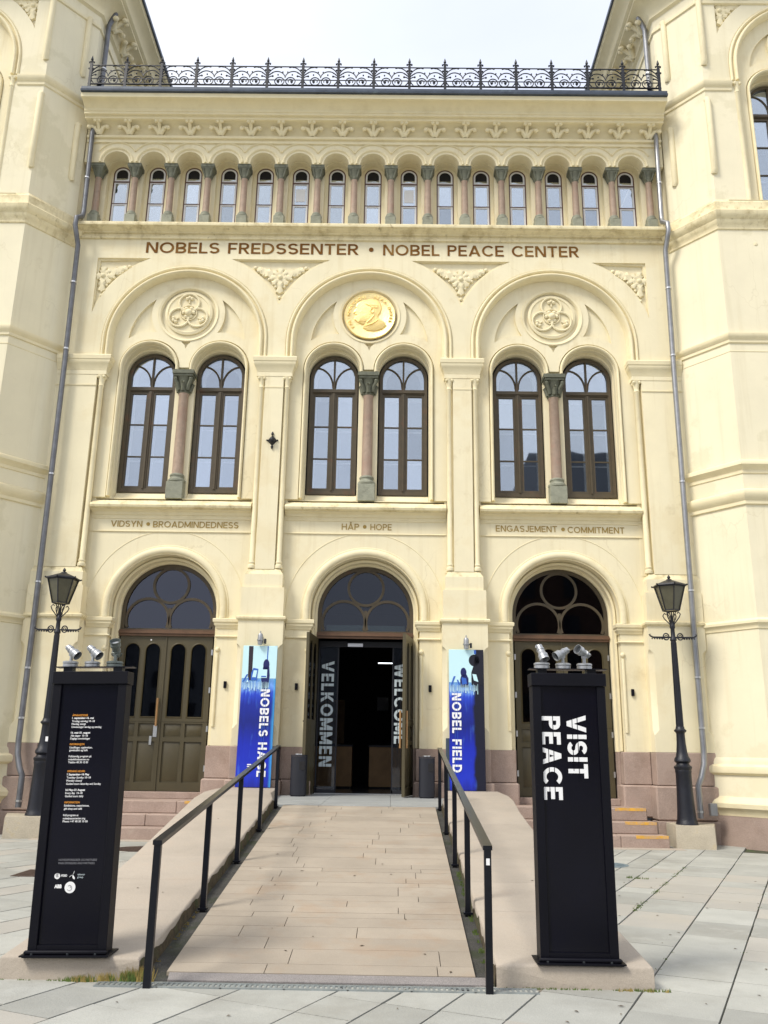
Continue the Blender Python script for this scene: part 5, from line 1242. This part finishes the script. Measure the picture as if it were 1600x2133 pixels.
spotlight(-1.990, yy, zt, math.radians(-20), math.radians(125), 'leftmost small spotlight on the opening hours pillar, tilted down to the right', 1.05)
spotlight(-1.815, yy, zt, math.radians(-20), math.radians(125), 'middle small spotlight on the opening hours pillar, tilted down to the right', 1.05)
spotlight(-1.635, yy, zt, math.radians(-90), math.radians(38), 'right-hand spotlight on the opening hours pillar, black mouth tilted up', 1.15, m='alu_mid')
spotlight(1.790, yy, ztr, math.radians(-60), math.radians(150), 'leftmost spotlight on the VISIT PEACE pillar, head raised upright', 1.1)
spotlight(1.960, yy, ztr, math.radians(200), math.radians(118), 'middle spotlight on the VISIT PEACE pillar, tilted down to the left', 1.05)
spotlight(2.130, yy, ztr, math.radians(215), math.radians(70), 'right-hand spotlight on the VISIT PEACE pillar, facing the viewer', 1.05)

# ---- banners
def banner_mat(name, style):
    m = bpy.data.materials.new(name); m.use_nodes = True; t = m.node_tree; b = t.nodes['Principled BSDF']; b.inputs['Roughness'].default_value = .35; L = t.links.new
    tcn = N(t, 'ShaderNodeTexCoord'); sp = N(t, 'ShaderNodeSeparateXYZ'); L(tcn.outputs['Object'], sp.inputs[0])
    n = N(t, 'ShaderNodeTexNoise', i_Scale=1.0, i_Detail=5.0, i_Roughness=.65); mp = N(t, 'ShaderNodeMapping'); mp.inputs['Scale'].default_value = (22, 1, 1.3); L(tcn.outputs['Object'], mp.inputs[0]); L(mp.outputs[0], n.inputs['Vector'])
    # height with noise
    ad = N(t, 'ShaderNodeMath', operation='MULTIPLY_ADD'); L(n.outputs[0], ad.inputs[0]); ad.inputs[1].default_value = .55; L(sp.outputs['Z'], ad.inputs[2])
    mr = N(t, 'ShaderNodeMapRange'); L(ad.outputs[0], mr.inputs[0]); mr.inputs[1].default_value = .2; mr.inputs[2].default_value = 3.1
    r = N(t, 'ShaderNodeValToRGB'); L(mr.outputs[0], r.inputs[0]); e = r.color_ramp.elements
    e[0].position = 0; e[0].color = (.006, .012, .22, 1); e[1].position = 1; e[1].color = (.62, .86, .88, 1)
    for p, c in ((.10, (.01, .03, .50)), (.30, (.006, .02, .42)), (.45, (.004, .012, .20)), (.58, (.006, .02, .30)), (.655, (.02, .06, .55)), (.70, (.18, .38, .85)), (.73, (.10, .25, .60)), (.80, (.25, .55, .80)), (.9, (.45, .78, .88))):
        q = e.new(p); q.color = (*c, 1)
    cur = r.outputs[0]
    # bright light patches
    n2 = N(t, 'ShaderNodeTexNoise', i_Scale=1.0, i_Detail=3.0); mp2 = N(t, 'ShaderNodeMapping'); mp2.inputs['Scale'].default_value = (9, 1, 2.2); L(tcn.outputs['Object'], mp2.inputs[0]); L(mp2.outputs[0], n2.inputs['Vector'])
    m2 = N(t, 'ShaderNodeMapRange'); L(n2.outputs[0], m2.inputs[0]); m2.inputs[1].default_value = .58; m2.inputs[2].default_value = .8; m2.inputs[4].default_value = .45
    mx = N(t, 'ShaderNodeMix', data_type='RGBA'); L(m2.outputs[0], mx.inputs['Factor']); L(cur, mx.inputs['A']); mx.inputs['B'].default_value = (.10, .30, .85, 1); cur = mx.outputs['Result']
    # edge band: light blue at the right edge (style 0) or near black (style 1)
    n3 = N(t, 'ShaderNodeTexNoise', i_Scale=2.2, i_Detail=3.0); L(tcn.outputs['Object'], n3.inputs['Vector'])
    ax = N(t, 'ShaderNodeMath', operation='MULTIPLY_ADD'); L(n3.outputs[0], ax.inputs[0]); ax.inputs[1].default_value = .25 if style else .05; L(sp.outputs['X'], ax.inputs[2])
    m3 = N(t, 'ShaderNodeMapRange'); L(ax.outputs[0], m3.inputs[0]); m3.inputs[1].default_value = .24 if style else .31; m3.inputs[2].default_value = .30 if style else .36; m3.inputs[4].default_value = 1 if style else .75
    mx3 = N(t, 'ShaderNodeMix', data_type='RGBA'); L(m3.outputs[0], mx3.inputs['Factor']); L(cur, mx3.inputs['A']); mx3.inputs['B'].default_value = (.005, .006, .02, 1) if style else (.05, .35, .70, 1)
    L(mx3.outputs['Result'], b.inputs['Base Color']); return m
M['print_navy'] = mat('navy_print', (.006, .010, .10), .4); M['print_black'] = mat('black_print', (.006, .006, .015), .4); M['print_pale'] = mat('pale_blue_print', (.55, .80, .85), .4); M['print_blue'] = mat('blue_print', (.03, .12, .50), .4)
M['print_brown'] = mat('dark_brown_print', (.02, .012, .02), .4)
def banner(x0, x1, z0, z1, tilt, label, style):
    cx = (x0 + x1) / 2; W = x1 - x0; H = z1 - z0
    t = empty('banner_panel', label, 'banner', 'blue exhibition panels beside the entrance', (cx, -.70, z0)); t.rotation_euler = (0, 0, 0)
    t.rotation_euler = (math.radians(tilt), 0, 0)
    MB().box(-W / 2, W / 2, 0, .035, 0, H, .004).build('panel', banner_mat('blue_banner_print_%d' % style, style), t)
    y = -.0015
    def flat(nm, m, polys):
        mb = MB()
        for p in polys: mb.slab([p], y - .001, y + .001)
        return mb.build(nm, M[m], t)
    if style == 0:
        flat('printed_picture', 'print_pale', [[(-W / 2, 2.12), (W / 2, 2.12), (W / 2, H - .01), (-W / 2, H - .01)]])
        y -= .003; flat('printed_picture', 'print_brown', [[(-W / 2 + .13, 2.08), (-W / 2 + .21, 2.08), (-W / 2 + .205, H - .01), (-W / 2 + .115, H - .01)]]); flat('printed_picture', 'print_blue', [[(.145, 2.5), (.165, 2.5), (.17, H - .01), (.15, H - .01)]])
        def ell(cx, cz, a, b, n=18): return [(cx + a * math.cos(2 * PI * i / n), cz + b * math.sin(2 * PI * i / n)) for i in range(n)]
        y -= .003; flat('printed_picture', 'print_navy', [ell(.14, 2.40, .062, .11), [(.08, 2.36), (.20, 2.36), (.22, 2.18), (.19, 1.85), (.10, 1.85), (.05, 2.1)]])
        flat('printed_picture', 'print_blue', [[(-.16, 2.08), (-.04, 2.08), (-.02, 2.31), (-.12, 2.33), (-.16, 2.22)], [(-.33, 2.05), (-.30, 2.05), (-.22, 2.2), (-.25, 2.2)], [(-.27, 2.02), (-.18, 2.02), (-.21, 2.15)]])
        y -= .003; flat('printed_picture', 'print_pale', [[(-.135, 2.14), (-.06, 2.14), (-.04, 2.28), (-.11, 2.28)], [(.035, 2.13), (.165, 2.13), (.165, 2.30), (.035, 2.30)], [(-.25, 2.04), (-.2, 2.04), (-.225, 2.10)]])
        y -= .003; flat('printed_picture', 'print_blue', [[(.05, 2.145), (.15, 2.145), (.15, 2.17), (.05, 2.17)]])
        o = vert_text('NOBELS HAGE', .065, .245, 1.90, .20, y, M['white'], t, bold=.215); o.name = 'lettering'
        flat('lettering_mark', 'white', [[(-.13, .42), (-.05, .42), (-.05, .44), (-.13, .44)], [(-.13, .385), (-.05, .385), (-.05, .405), (-.13, .405)]])
        for x in (.12, .165): MB().box(x, x + .007, y - .0045, y - .0035, .2, 1.92).build('letter_gap', M['print_blue'], t)
    else:
        def ell(cx, cz, a, b, n=18): return [(cx + a * math.cos(2 * PI * i / n), cz + b * math.sin(2 * PI * i / n)) for i in range(n)]
        flat('printed_picture', 'print_pale', [[(-W / 2, 2.10), (.20, 2.10), (.20, H - .01), (-W / 2, H - .01)]])
        y -= .003; flat('printed_picture', 'print_black', [[(.10, 2.05), (W / 2, 2.05), (W / 2, H - .01), (.20, H - .01), (.18, H - .12), (.15, 2.45), (.10, 2.30)], ell(.16, H - .22, .11, .12)])
        flat('printed_picture', 'print_navy', [ell(-.06, 2.30, .06, .095), [(-.12, 2.0), (.04, 2.0), (.04, 2.18), (0, 2.26), (-.1, 2.26), (-.13, 2.15)]])
        flat('printed_picture', 'print_blue', [[(-.33, 2.02), (-.30, 2.02), (-.22, 2.22), (-.26, 2.22)], [(-.2, 2.15), (-.17, 2.15), (-.12, 2.03), (-.16, 2.03)]])
        y -= .003; flat('printed_picture', 'print_pale', [[(.15, 2.14), (.24, 2.11), (.20, 2.26), (.12, 2.27)]]); flat('printed_picture', 'print_blue', [[(.16, H - .09), (.20, H - .09), (.20, H - .01), (.16, H - .01)], [(-.09, 2.05), (.01, 2.07), (-.01, 2.18), (-.10, 2.2)]])
        o = vert_text('NOBEL FIELD', -.30, -.115, 1.88, .34, y, M['white'], t, bold=.215)
        for x in (-.245, -.195): MB().box(x, x + .007, y - .0045, y - .0035, .3, 1.9).build('letter_gap', M['print_blue'], t)
    sp_ = MB()
    y -= .002
    n = 34
    polys = []
    for i in range(n):
        x = -W / 2 + .02 + (W - .14) * i / n; hh = random.uniform(.03, .13); ww = random.uniform(.004, .014); polys.append([(x, 1.98 - hh), (x + ww, 1.98 - hh), (x + ww * .7, 2.02 + hh * .4), (x + ww * .3, 2.02 + hh * .4)])
    flat('printed_picture', 'print_pale', polys)
    return t
banner(-2.445, -1.745, .935, 3.72, -2.0, 'leaning blue panel reading NOBELS HAGE, left of the open entrance', 0)
banner(1.785, 2.495, .935, 3.70, -2.0, 'leaning blue panel reading NOBEL FIELD, right of the open entrance', 1)
def wall_spot(x, z, label, up):
    t = empty('wall_spotlight', label, 'spotlight', 'spotlights above the banner panels', (x, -.49, z))
    MB().box(-.035, .035, -.02, 0, -.06, .06, .004).build('wall_plate', M['alu'], t); MB().tube([(0, -.02, 0), (0, -.10, 0), (0, -.14, .02)], .014, 8).build('arm', M['alu'], t)
    c = MB().lathe([(.03, -.13), (.05, -.12), (.055, -.05), (.07, -.04), (.07, -.02), (.055, -.01), (.055, .06), (.04, .10), (.012, .11), (.012, .15), (.004, .16)], (0, -.17, .0), 16)
    c.build('lamp_head', M['alu'], t); MB().box(.075, .12, -.16, -.10, -.10, .0, .005).build('driver_box', M['alu_dark'], t); return t
wall_spot(-2.10, 3.86, 'small wall spotlight just above the NOBELS HAGE panel', 1)
wall_spot(2.14, 3.83, 'small wall spotlight just above the NOBEL FIELD panel', -1)
cb = empty('cabinet', 'blue-grey metal cabinet half hidden behind the NOBEL FIELD panel', 'cabinet', None, (1.86, -.55, .93))
MB().box(-.14, .14, -.06, .05, 0, 1.0, .006).build('body', M['cabinet'], cb); MB().box(-.11, .11, -.068, -.06, .03, .94).build('door', M['cabinet'], cb)
# ---- bins
def litter_bin(x, y, z, label):
    t = empty('litter_bin', label, 'bin', 'round-fronted bins at the entrance', (x, y, z))
    def ring(r, n=14): return [(r * math.cos(a), -.10 - .0 + -.06 * math.sin(a) * r / .16 - .0) for a in [0]]
    def outl(w): return [(-w, .10), (-w, -.06)] + [(-w * math.cos(a), -.06 - .09 * math.sin(a)) for a in [PI * i / 10 for i in range(1, 10)]] + [(w, -.06), (w, .10)]
    MB().prism(outl(.155), .02, .76).build('body', M['bin'], t); MB().prism(outl(.14), 0, .02).build('foot', M['blackpaint'], t)
    MB().prism(outl(.162), .765, .785).build('lid', M['bin'], t); MB().lathe([(.085, .785), (.085, .805), (.07, .81), (.07, .79)], (0, -.02, 0), 20).build('ash_tray', M['steel'], t)
    sx = 1
    MB().box(-.02, .13, -.148, -.12, .50, .66, .004).build('opening', M['dark'], t); return t
litter_bin(-1.20, -.66, ZL, 'dark grey bin with steel ashtray left of the open entrance')
litter_bin(1.335, -.62, ZL, 'dark grey bin with steel ashtray right of the open entrance')

# ---- street lamps on stone blocks
def street_lamp(x, y, z, label, sticker=False):
    t = empty('street_lamp', label, 'street lamp', 'cast iron street lamps flanking the facade', (x, y, z))
    MB().lathe([(.205, 0), (.20, .03), (.185, .06), (.175, .12), (.165, .25), (.15, .60), (.145, .93), (.155, .96), (.15, .99), (.165, 1.02), (.17, 1.05), (.13, 1.08), (.115, 1.11), (.155, 1.15), (.15, 1.19), (.12, 1.24), (.10, 1.33), (.085, 1.5), (.08, 1.66),
                (.085, 1.68), (.115, 1.71), (.115, 1.73), (.085, 1.76), (.078, 1.80)], n=24).build('base', M['iron_lamp'], t)
    p = MB().lathe([(.070, 1.78), (.066, 2.2), (.05, 3.45), (.065, 3.47), (.065, 3.50), (.045, 3.53), (.04, 3.70), (.055, 3.73), (.05, 3.78), (.03, 3.82)], n=14)
    for i in range(6):
        a = 2 * PI * i / 6; p.tube([(.068 * math.cos(a), .068 * math.sin(a), 1.8), (.05 * math.cos(a), .05 * math.sin(a), 3.43)], .009, 4)
    p.build('post', M['iron_lamp'], t)
    c = MB(); c.tube([(-.46, 0, 3.56), (-.40, 0, 3.53), (.40, 0, 3.53), (.46, 0, 3.56)], .017, 8)
    for sx in (-1, 1):
        c.tube([(sx * .46, 0, 3.56), (sx * .475, 0, 3.585), (sx * .46, 0, 3.60), (sx * .445, 0, 3.585)], .012, 6)
        c.tube([(sx * (.14 + .055 * math.cos(u)), 0, 3.545 + .065 * math.sin(u)) for u in [2 * PI * i / 14 for i in range(14)]], .014, 6, True)
        c.tube([(sx * (.14 + .025 * math.cos(u)), 0, 3.545 + .03 * math.sin(u)) for u in [2 * PI * i / 10 for i in range(10)]], .008, 6, True)
        for i in range(5): c.ball((sx * (.22 + .05 * i), 0, 3.505), .024 - .002 * i, 6)
    c.build('ladder_bar', M['iron_lamp'], t)
    k = MB()
    for i in range(4):
        a = PI / 4 + PI / 2 * i; f = lambda r, zz: (r * math.cos(a), r * math.sin(a), zz)
        k.tube([f(.03, 3.74), f(.05, 3.80), f(.16, 3.92), f(.19, 3.98), f(.15, 4.03), f(.12, 4.0)], .011, 6); k.tube([f(.02, 3.78), f(.06, 3.86), f(.05, 3.95), f(.10, 4.05)], .010, 6)
    k.lathe([(.02, 3.8), (.012, 4.06)], n=8); k.build('lantern_bracket', M['iron_lamp'], t)
    def hexa(r, zz, ph=PI / 6): return [(r * math.cos(ph + i * PI / 3), r * math.sin(ph + i * PI / 3), zz) for i in range(6)]
    l = MB(); lo, hi = hexa(.165, 4.07), hexa(.30, 4.55)
    for i in range(6):
        l.tube([lo[i], hi[i]], .012, 5); l.tube([lo[i], lo[(i + 1) % 6]], .012, 5); l.tube([hi[i], hi[(i + 1) % 6]], .016, 5)
    l.build('lantern_frame', M['iron_lamp'], t)
    g = MB(); a, b = hexa(.155, 4.075), hexa(.288, 4.545); g.add(a + b, [(i, (i + 1) % 6, 6 + (i + 1) % 6, 6 + i) for i in range(6)] + [tuple(range(6))]); g.build('lantern_glass', M['lampglass'], t, angle=20)
    r = MB(); e0, e1, e2 = hexa(.35, 4.56), hexa(.33, 4.59), hexa(.07, 4.69); vs = e0 + e1 + e2; fs = [tuple(reversed(range(6)))] + [(i, (i + 1) % 6, 6 + (i + 1) % 6, 6 + i) for i in range(6)] + [(6 + i, 6 + (i + 1) % 6, 12 + (i + 1) % 6, 12 + i) for i in range(6)] + [tuple(range(12, 18))]
    r.add(vs, fs); r.lathe([(.07, 4.685), (.05, 4.71), (.02, 4.72), (.035, 4.745), (.03, 4.765), (.004, 4.80)], n=10)
    for i in range(6): r.ball((e0[i][0], e0[i][1], e0[i][2] + .02), .02, 6)
    r.build('lantern_roof', M['iron_lamp'], t, angle=20)
    if sticker: MB().box(.045, .095, -.088, -.084, 1.36, 1.45).build('sticker', M['white'], t)
    return t
street_lamp(6.235, -1.15, .405, 'black cast iron street lamp on the right stone block')
street_lamp(-6.12, -1.15, .385, 'black cast iron street lamp on the left, partly behind the information pillar', True)
def block(pts, z, label):
    mb = MB(); n = len(pts); cx = sum(p[0] for p in pts) / n; cy = sum(p[1] for p in pts) / n
    i_ = lambda k: [(cx + (x - cx) * k, cy + (y - cy) * k) for x, y in pts]
    rg = [(i_(1.03), -.12), (i_(1.0), z - .02), (i_(.985), z)]; vs = [(x, y, zz) for p, zz in rg for x, y in p]
    fs = [tuple(reversed(range(n))), tuple(range(2 * n, 3 * n))] + [(k * n + j, k * n + (j + 1) % n, (k + 1) * n + (j + 1) % n, (k + 1) * n + j) for k in range(2) for j in range(n)]
    mb.add(vs, fs); tag(mb.build('stone_block', M['granite_plinth']), label, 'stone block')
block([(5.93, -1.42), (6.60, -1.56), (6.95, -.62), (6.0, -.62)], .405, 'squat granite block under the right street lamp, beside the steps')
block([(-6.52, -1.60), (-5.82, -1.46), (-5.9, -.62), (-6.9, -.62)], .385, 'squat granite block under the left street lamp')

# ---- hall furniture seen through the open door
def counter(x0, x1, y, label):
    t = empty('reception_counter', label, 'counter', None, ((x0 + x1) / 2, y, .79)); w = (x1 - x0) / 2
    MB().box(-w, w, -.02, .5, .05, .98).build('front_panel', M['counter'], t); MB().box(-w - .02, w + .02, -.06, .52, .98, 1.02).build('worktop', M['bin'], t); MB().box(-w + .02, w - .02, 0, .48, 0, .05).build('kick_board', M['dark'], t)
counter(-1.5, -.32, 3.4, 'left wooden reception counter in the dark entrance hall'); counter(.10, 1.6, 3.4, 'right wooden reception counter in the dark entrance hall')
dp = MB(); dp.box(-1.6, -.8, 8.9, 8.95, 1.9, 3.2); dp.build('wall_panel', M['counter'], B)
MB().box(.7, 1.2, 8.9, 8.95, 2.9, 3.3).build('wall_panel', M['room'], B); MB().box(.2, .55, 8.9, 8.95, 2.9, 3.3).build('wall_panel', M['room'], B)
sl = empty('ceiling_light', 'lit white tube light hanging in the dark entrance hall', 'light', None, (.45, 6.0, 4.05)); MB().box(-.2, .2, -.03, .03, 0, .02).build('tube', M['striplight'], sl); MB().box(-.22, .22, -.04, .04, .021, .05).build('housing', M['dark'], sl)

# ---- buildings across the square (behind the camera, seen only as reflections)
def far_house(x0, x1, y, h, m, label, roof=0):
    t = empty('office_building', label, 'building', 'buildings across the square', ((x0 + x1) / 2, y, 0)); w = (x1 - x0) / 2
    MB().box(-w, w, -12, 0, 0, h).build('wall', m, t)
    MB().box(-w - .5, w + .5, -12.5, .5, h, h + .8).build('cornice', M['farwall'], t)
    if roof: MB().add([(-w, -12, h + .8), (w, -12, h + .8), (w, 0, h + .8), (-w, 0, h + .8), (-w * .8, -7, h + roof), (w * .8, -7, h + roof)], [(0, 1, 2, 3), (3, 2, 5, 4), (1, 0, 4, 5), (0, 3, 4), (2, 1, 5)]).build('roof', M['roofdark'], t)
    wd = None; nx = int(w * 2 / 4); nz = int(h / 4)
    for i in range(nx):
        for j in range(nz):
            loc = (-w + 2 + i * (2 * w - 4) / max(1, nx - 1), .02, 1.5 + j * 4)
            if wd is None: wd = MB().box(-.8, .8, -.1, .03, 0, 2.2).build('window', M['roofdark'], t, loc)
            else: dup(wd, t, loc)
far_house(-60, 9, -95, 15.5, M['farwall'], 'long low grey building across the square, mirrored in the left fanlight')
far_house(13, 52, -70, 27, M['brick'], 'tall brick building with dark hipped roof across the square, mirrored in the right windows', 9)

# ---- small growth and litter
def tuft(mb, x, y, z, n, h, spread):
    for i in range(n):
        a = random.uniform(0, 2 * PI); r = random.uniform(0, spread); bx, by = x + r * math.cos(a), y + r * math.sin(a) * .5; hh = h * random.uniform(.4, 1); l = random.uniform(-.6, .6); wv = .003 + .002 * random.random()
        mb.add([(bx - wv, by, z), (bx + wv, by, z), (bx + l * hh * .6, by + random.uniform(-.3, .1) * hh, z + hh)], [(0, 1, 2)])
dg = MB(); gg = MB()
for x in [random.uniform(-1.75, -1.1) for _ in range(46)]:
    k = max(0, 1 - abs(x + 1.2) / .6); tuft(dg if random.random() < .6 else gg, x, -11.64 - .01 * random.random(), .0, 8 + int(22 * k), .03 + .07 * k, .03)
for x in [random.uniform(-1.24, -1.12) for _ in range(10)]: tuft(dg, x, -11.60, .02, 26, .09, .05)
for x in [random.uniform(2.2, 2.6) for _ in range(14)]: tuft(dg if random.random() < .5 else gg, x, -11.66 + .02 * random.random(), .0, 8, .03, .03)
for x in [random.uniform(1.4, 2.5) for _ in range(36)]: tuft(gg, x, -11.635, .0, 5, .018, .025)
for x in [random.uniform(-2.5, -1.2) for _ in range(40)]: tuft(gg, x, -11.635, .0, 5, .015, .025)
for yy_ in [random.uniform(-11.5, -8.0) for _ in range(34)]: tuft(gg, 1.345 + .01 * (yy_ + 11), yy_, rz(yy_) - .03, 10, .035, .03)
for yy_ in [random.uniform(-11.5, -9.5) for _ in range(16)]: tuft(dg, -1.19, yy_, rz(yy_) - .03, 6, .02, .025)
for i in range(26): 
    u = random.uniform(0, 1) ** 1.4; p = dn * 6.45 + du * (-6.2 + u * 4.5); tuft(gg, p.x, p.y, 0, 8, .02, .05)
for i in range(40): 
    p = dn * random.choice((6.0, 6.0, 7.1, 7.66)) + du * random.uniform(-9, -1); tuft(gg, p.x, p.y, 0, 5, .010, .03)
p = dn * 6.0 + du * -3.35
for i in range(5): tuft(gg, p.x + random.uniform(-.12, .12), p.y + random.uniform(-.12, .12), 0, 16, .035, .06)
tag(dg.build('dry_grass', M['drygrass']), 'dry yellow grass tufts at the foot of the kerb walls', 'grass', kind='stuff')
tag(gg.build('weeds', M['greengrass']), 'small green weeds in the joints of the paving and along the kerb walls', 'weeds', kind='stuff')
lv = MB()
for i in range(110):
    x, y = random.uniform(-5, 6), random.uniform(-12.6, -5)
    if abs(x) < 1.2: z = rz(y) + .003 if y > RY0 else .004
    elif 1.5 < abs(x) < 2.2 and y > -11.5: z = ktop(y) + .003
    elif 1.2 < abs(x) < 2.9 and y > -11.7: continue
    else: z = .004
    a = random.uniform(0, PI); l = random.uniform(.012, .028); ca, sa = math.cos(a), math.sin(a)
    lv.add([(x - l * ca, y - l * sa, z), (x + .4 * l * sa, y - .4 * l * ca, z + .004), (x + l * ca, y + l * sa, z + .001), (x - .4 * l * sa, y + .4 * l * ca, z + .005)], [(0, 1, 2, 3)])
tag(lv.build('leaf_litter', M['leaf']), 'tiny brown leaf scraps scattered over the ramp and paving', 'leaves', kind='stuff')
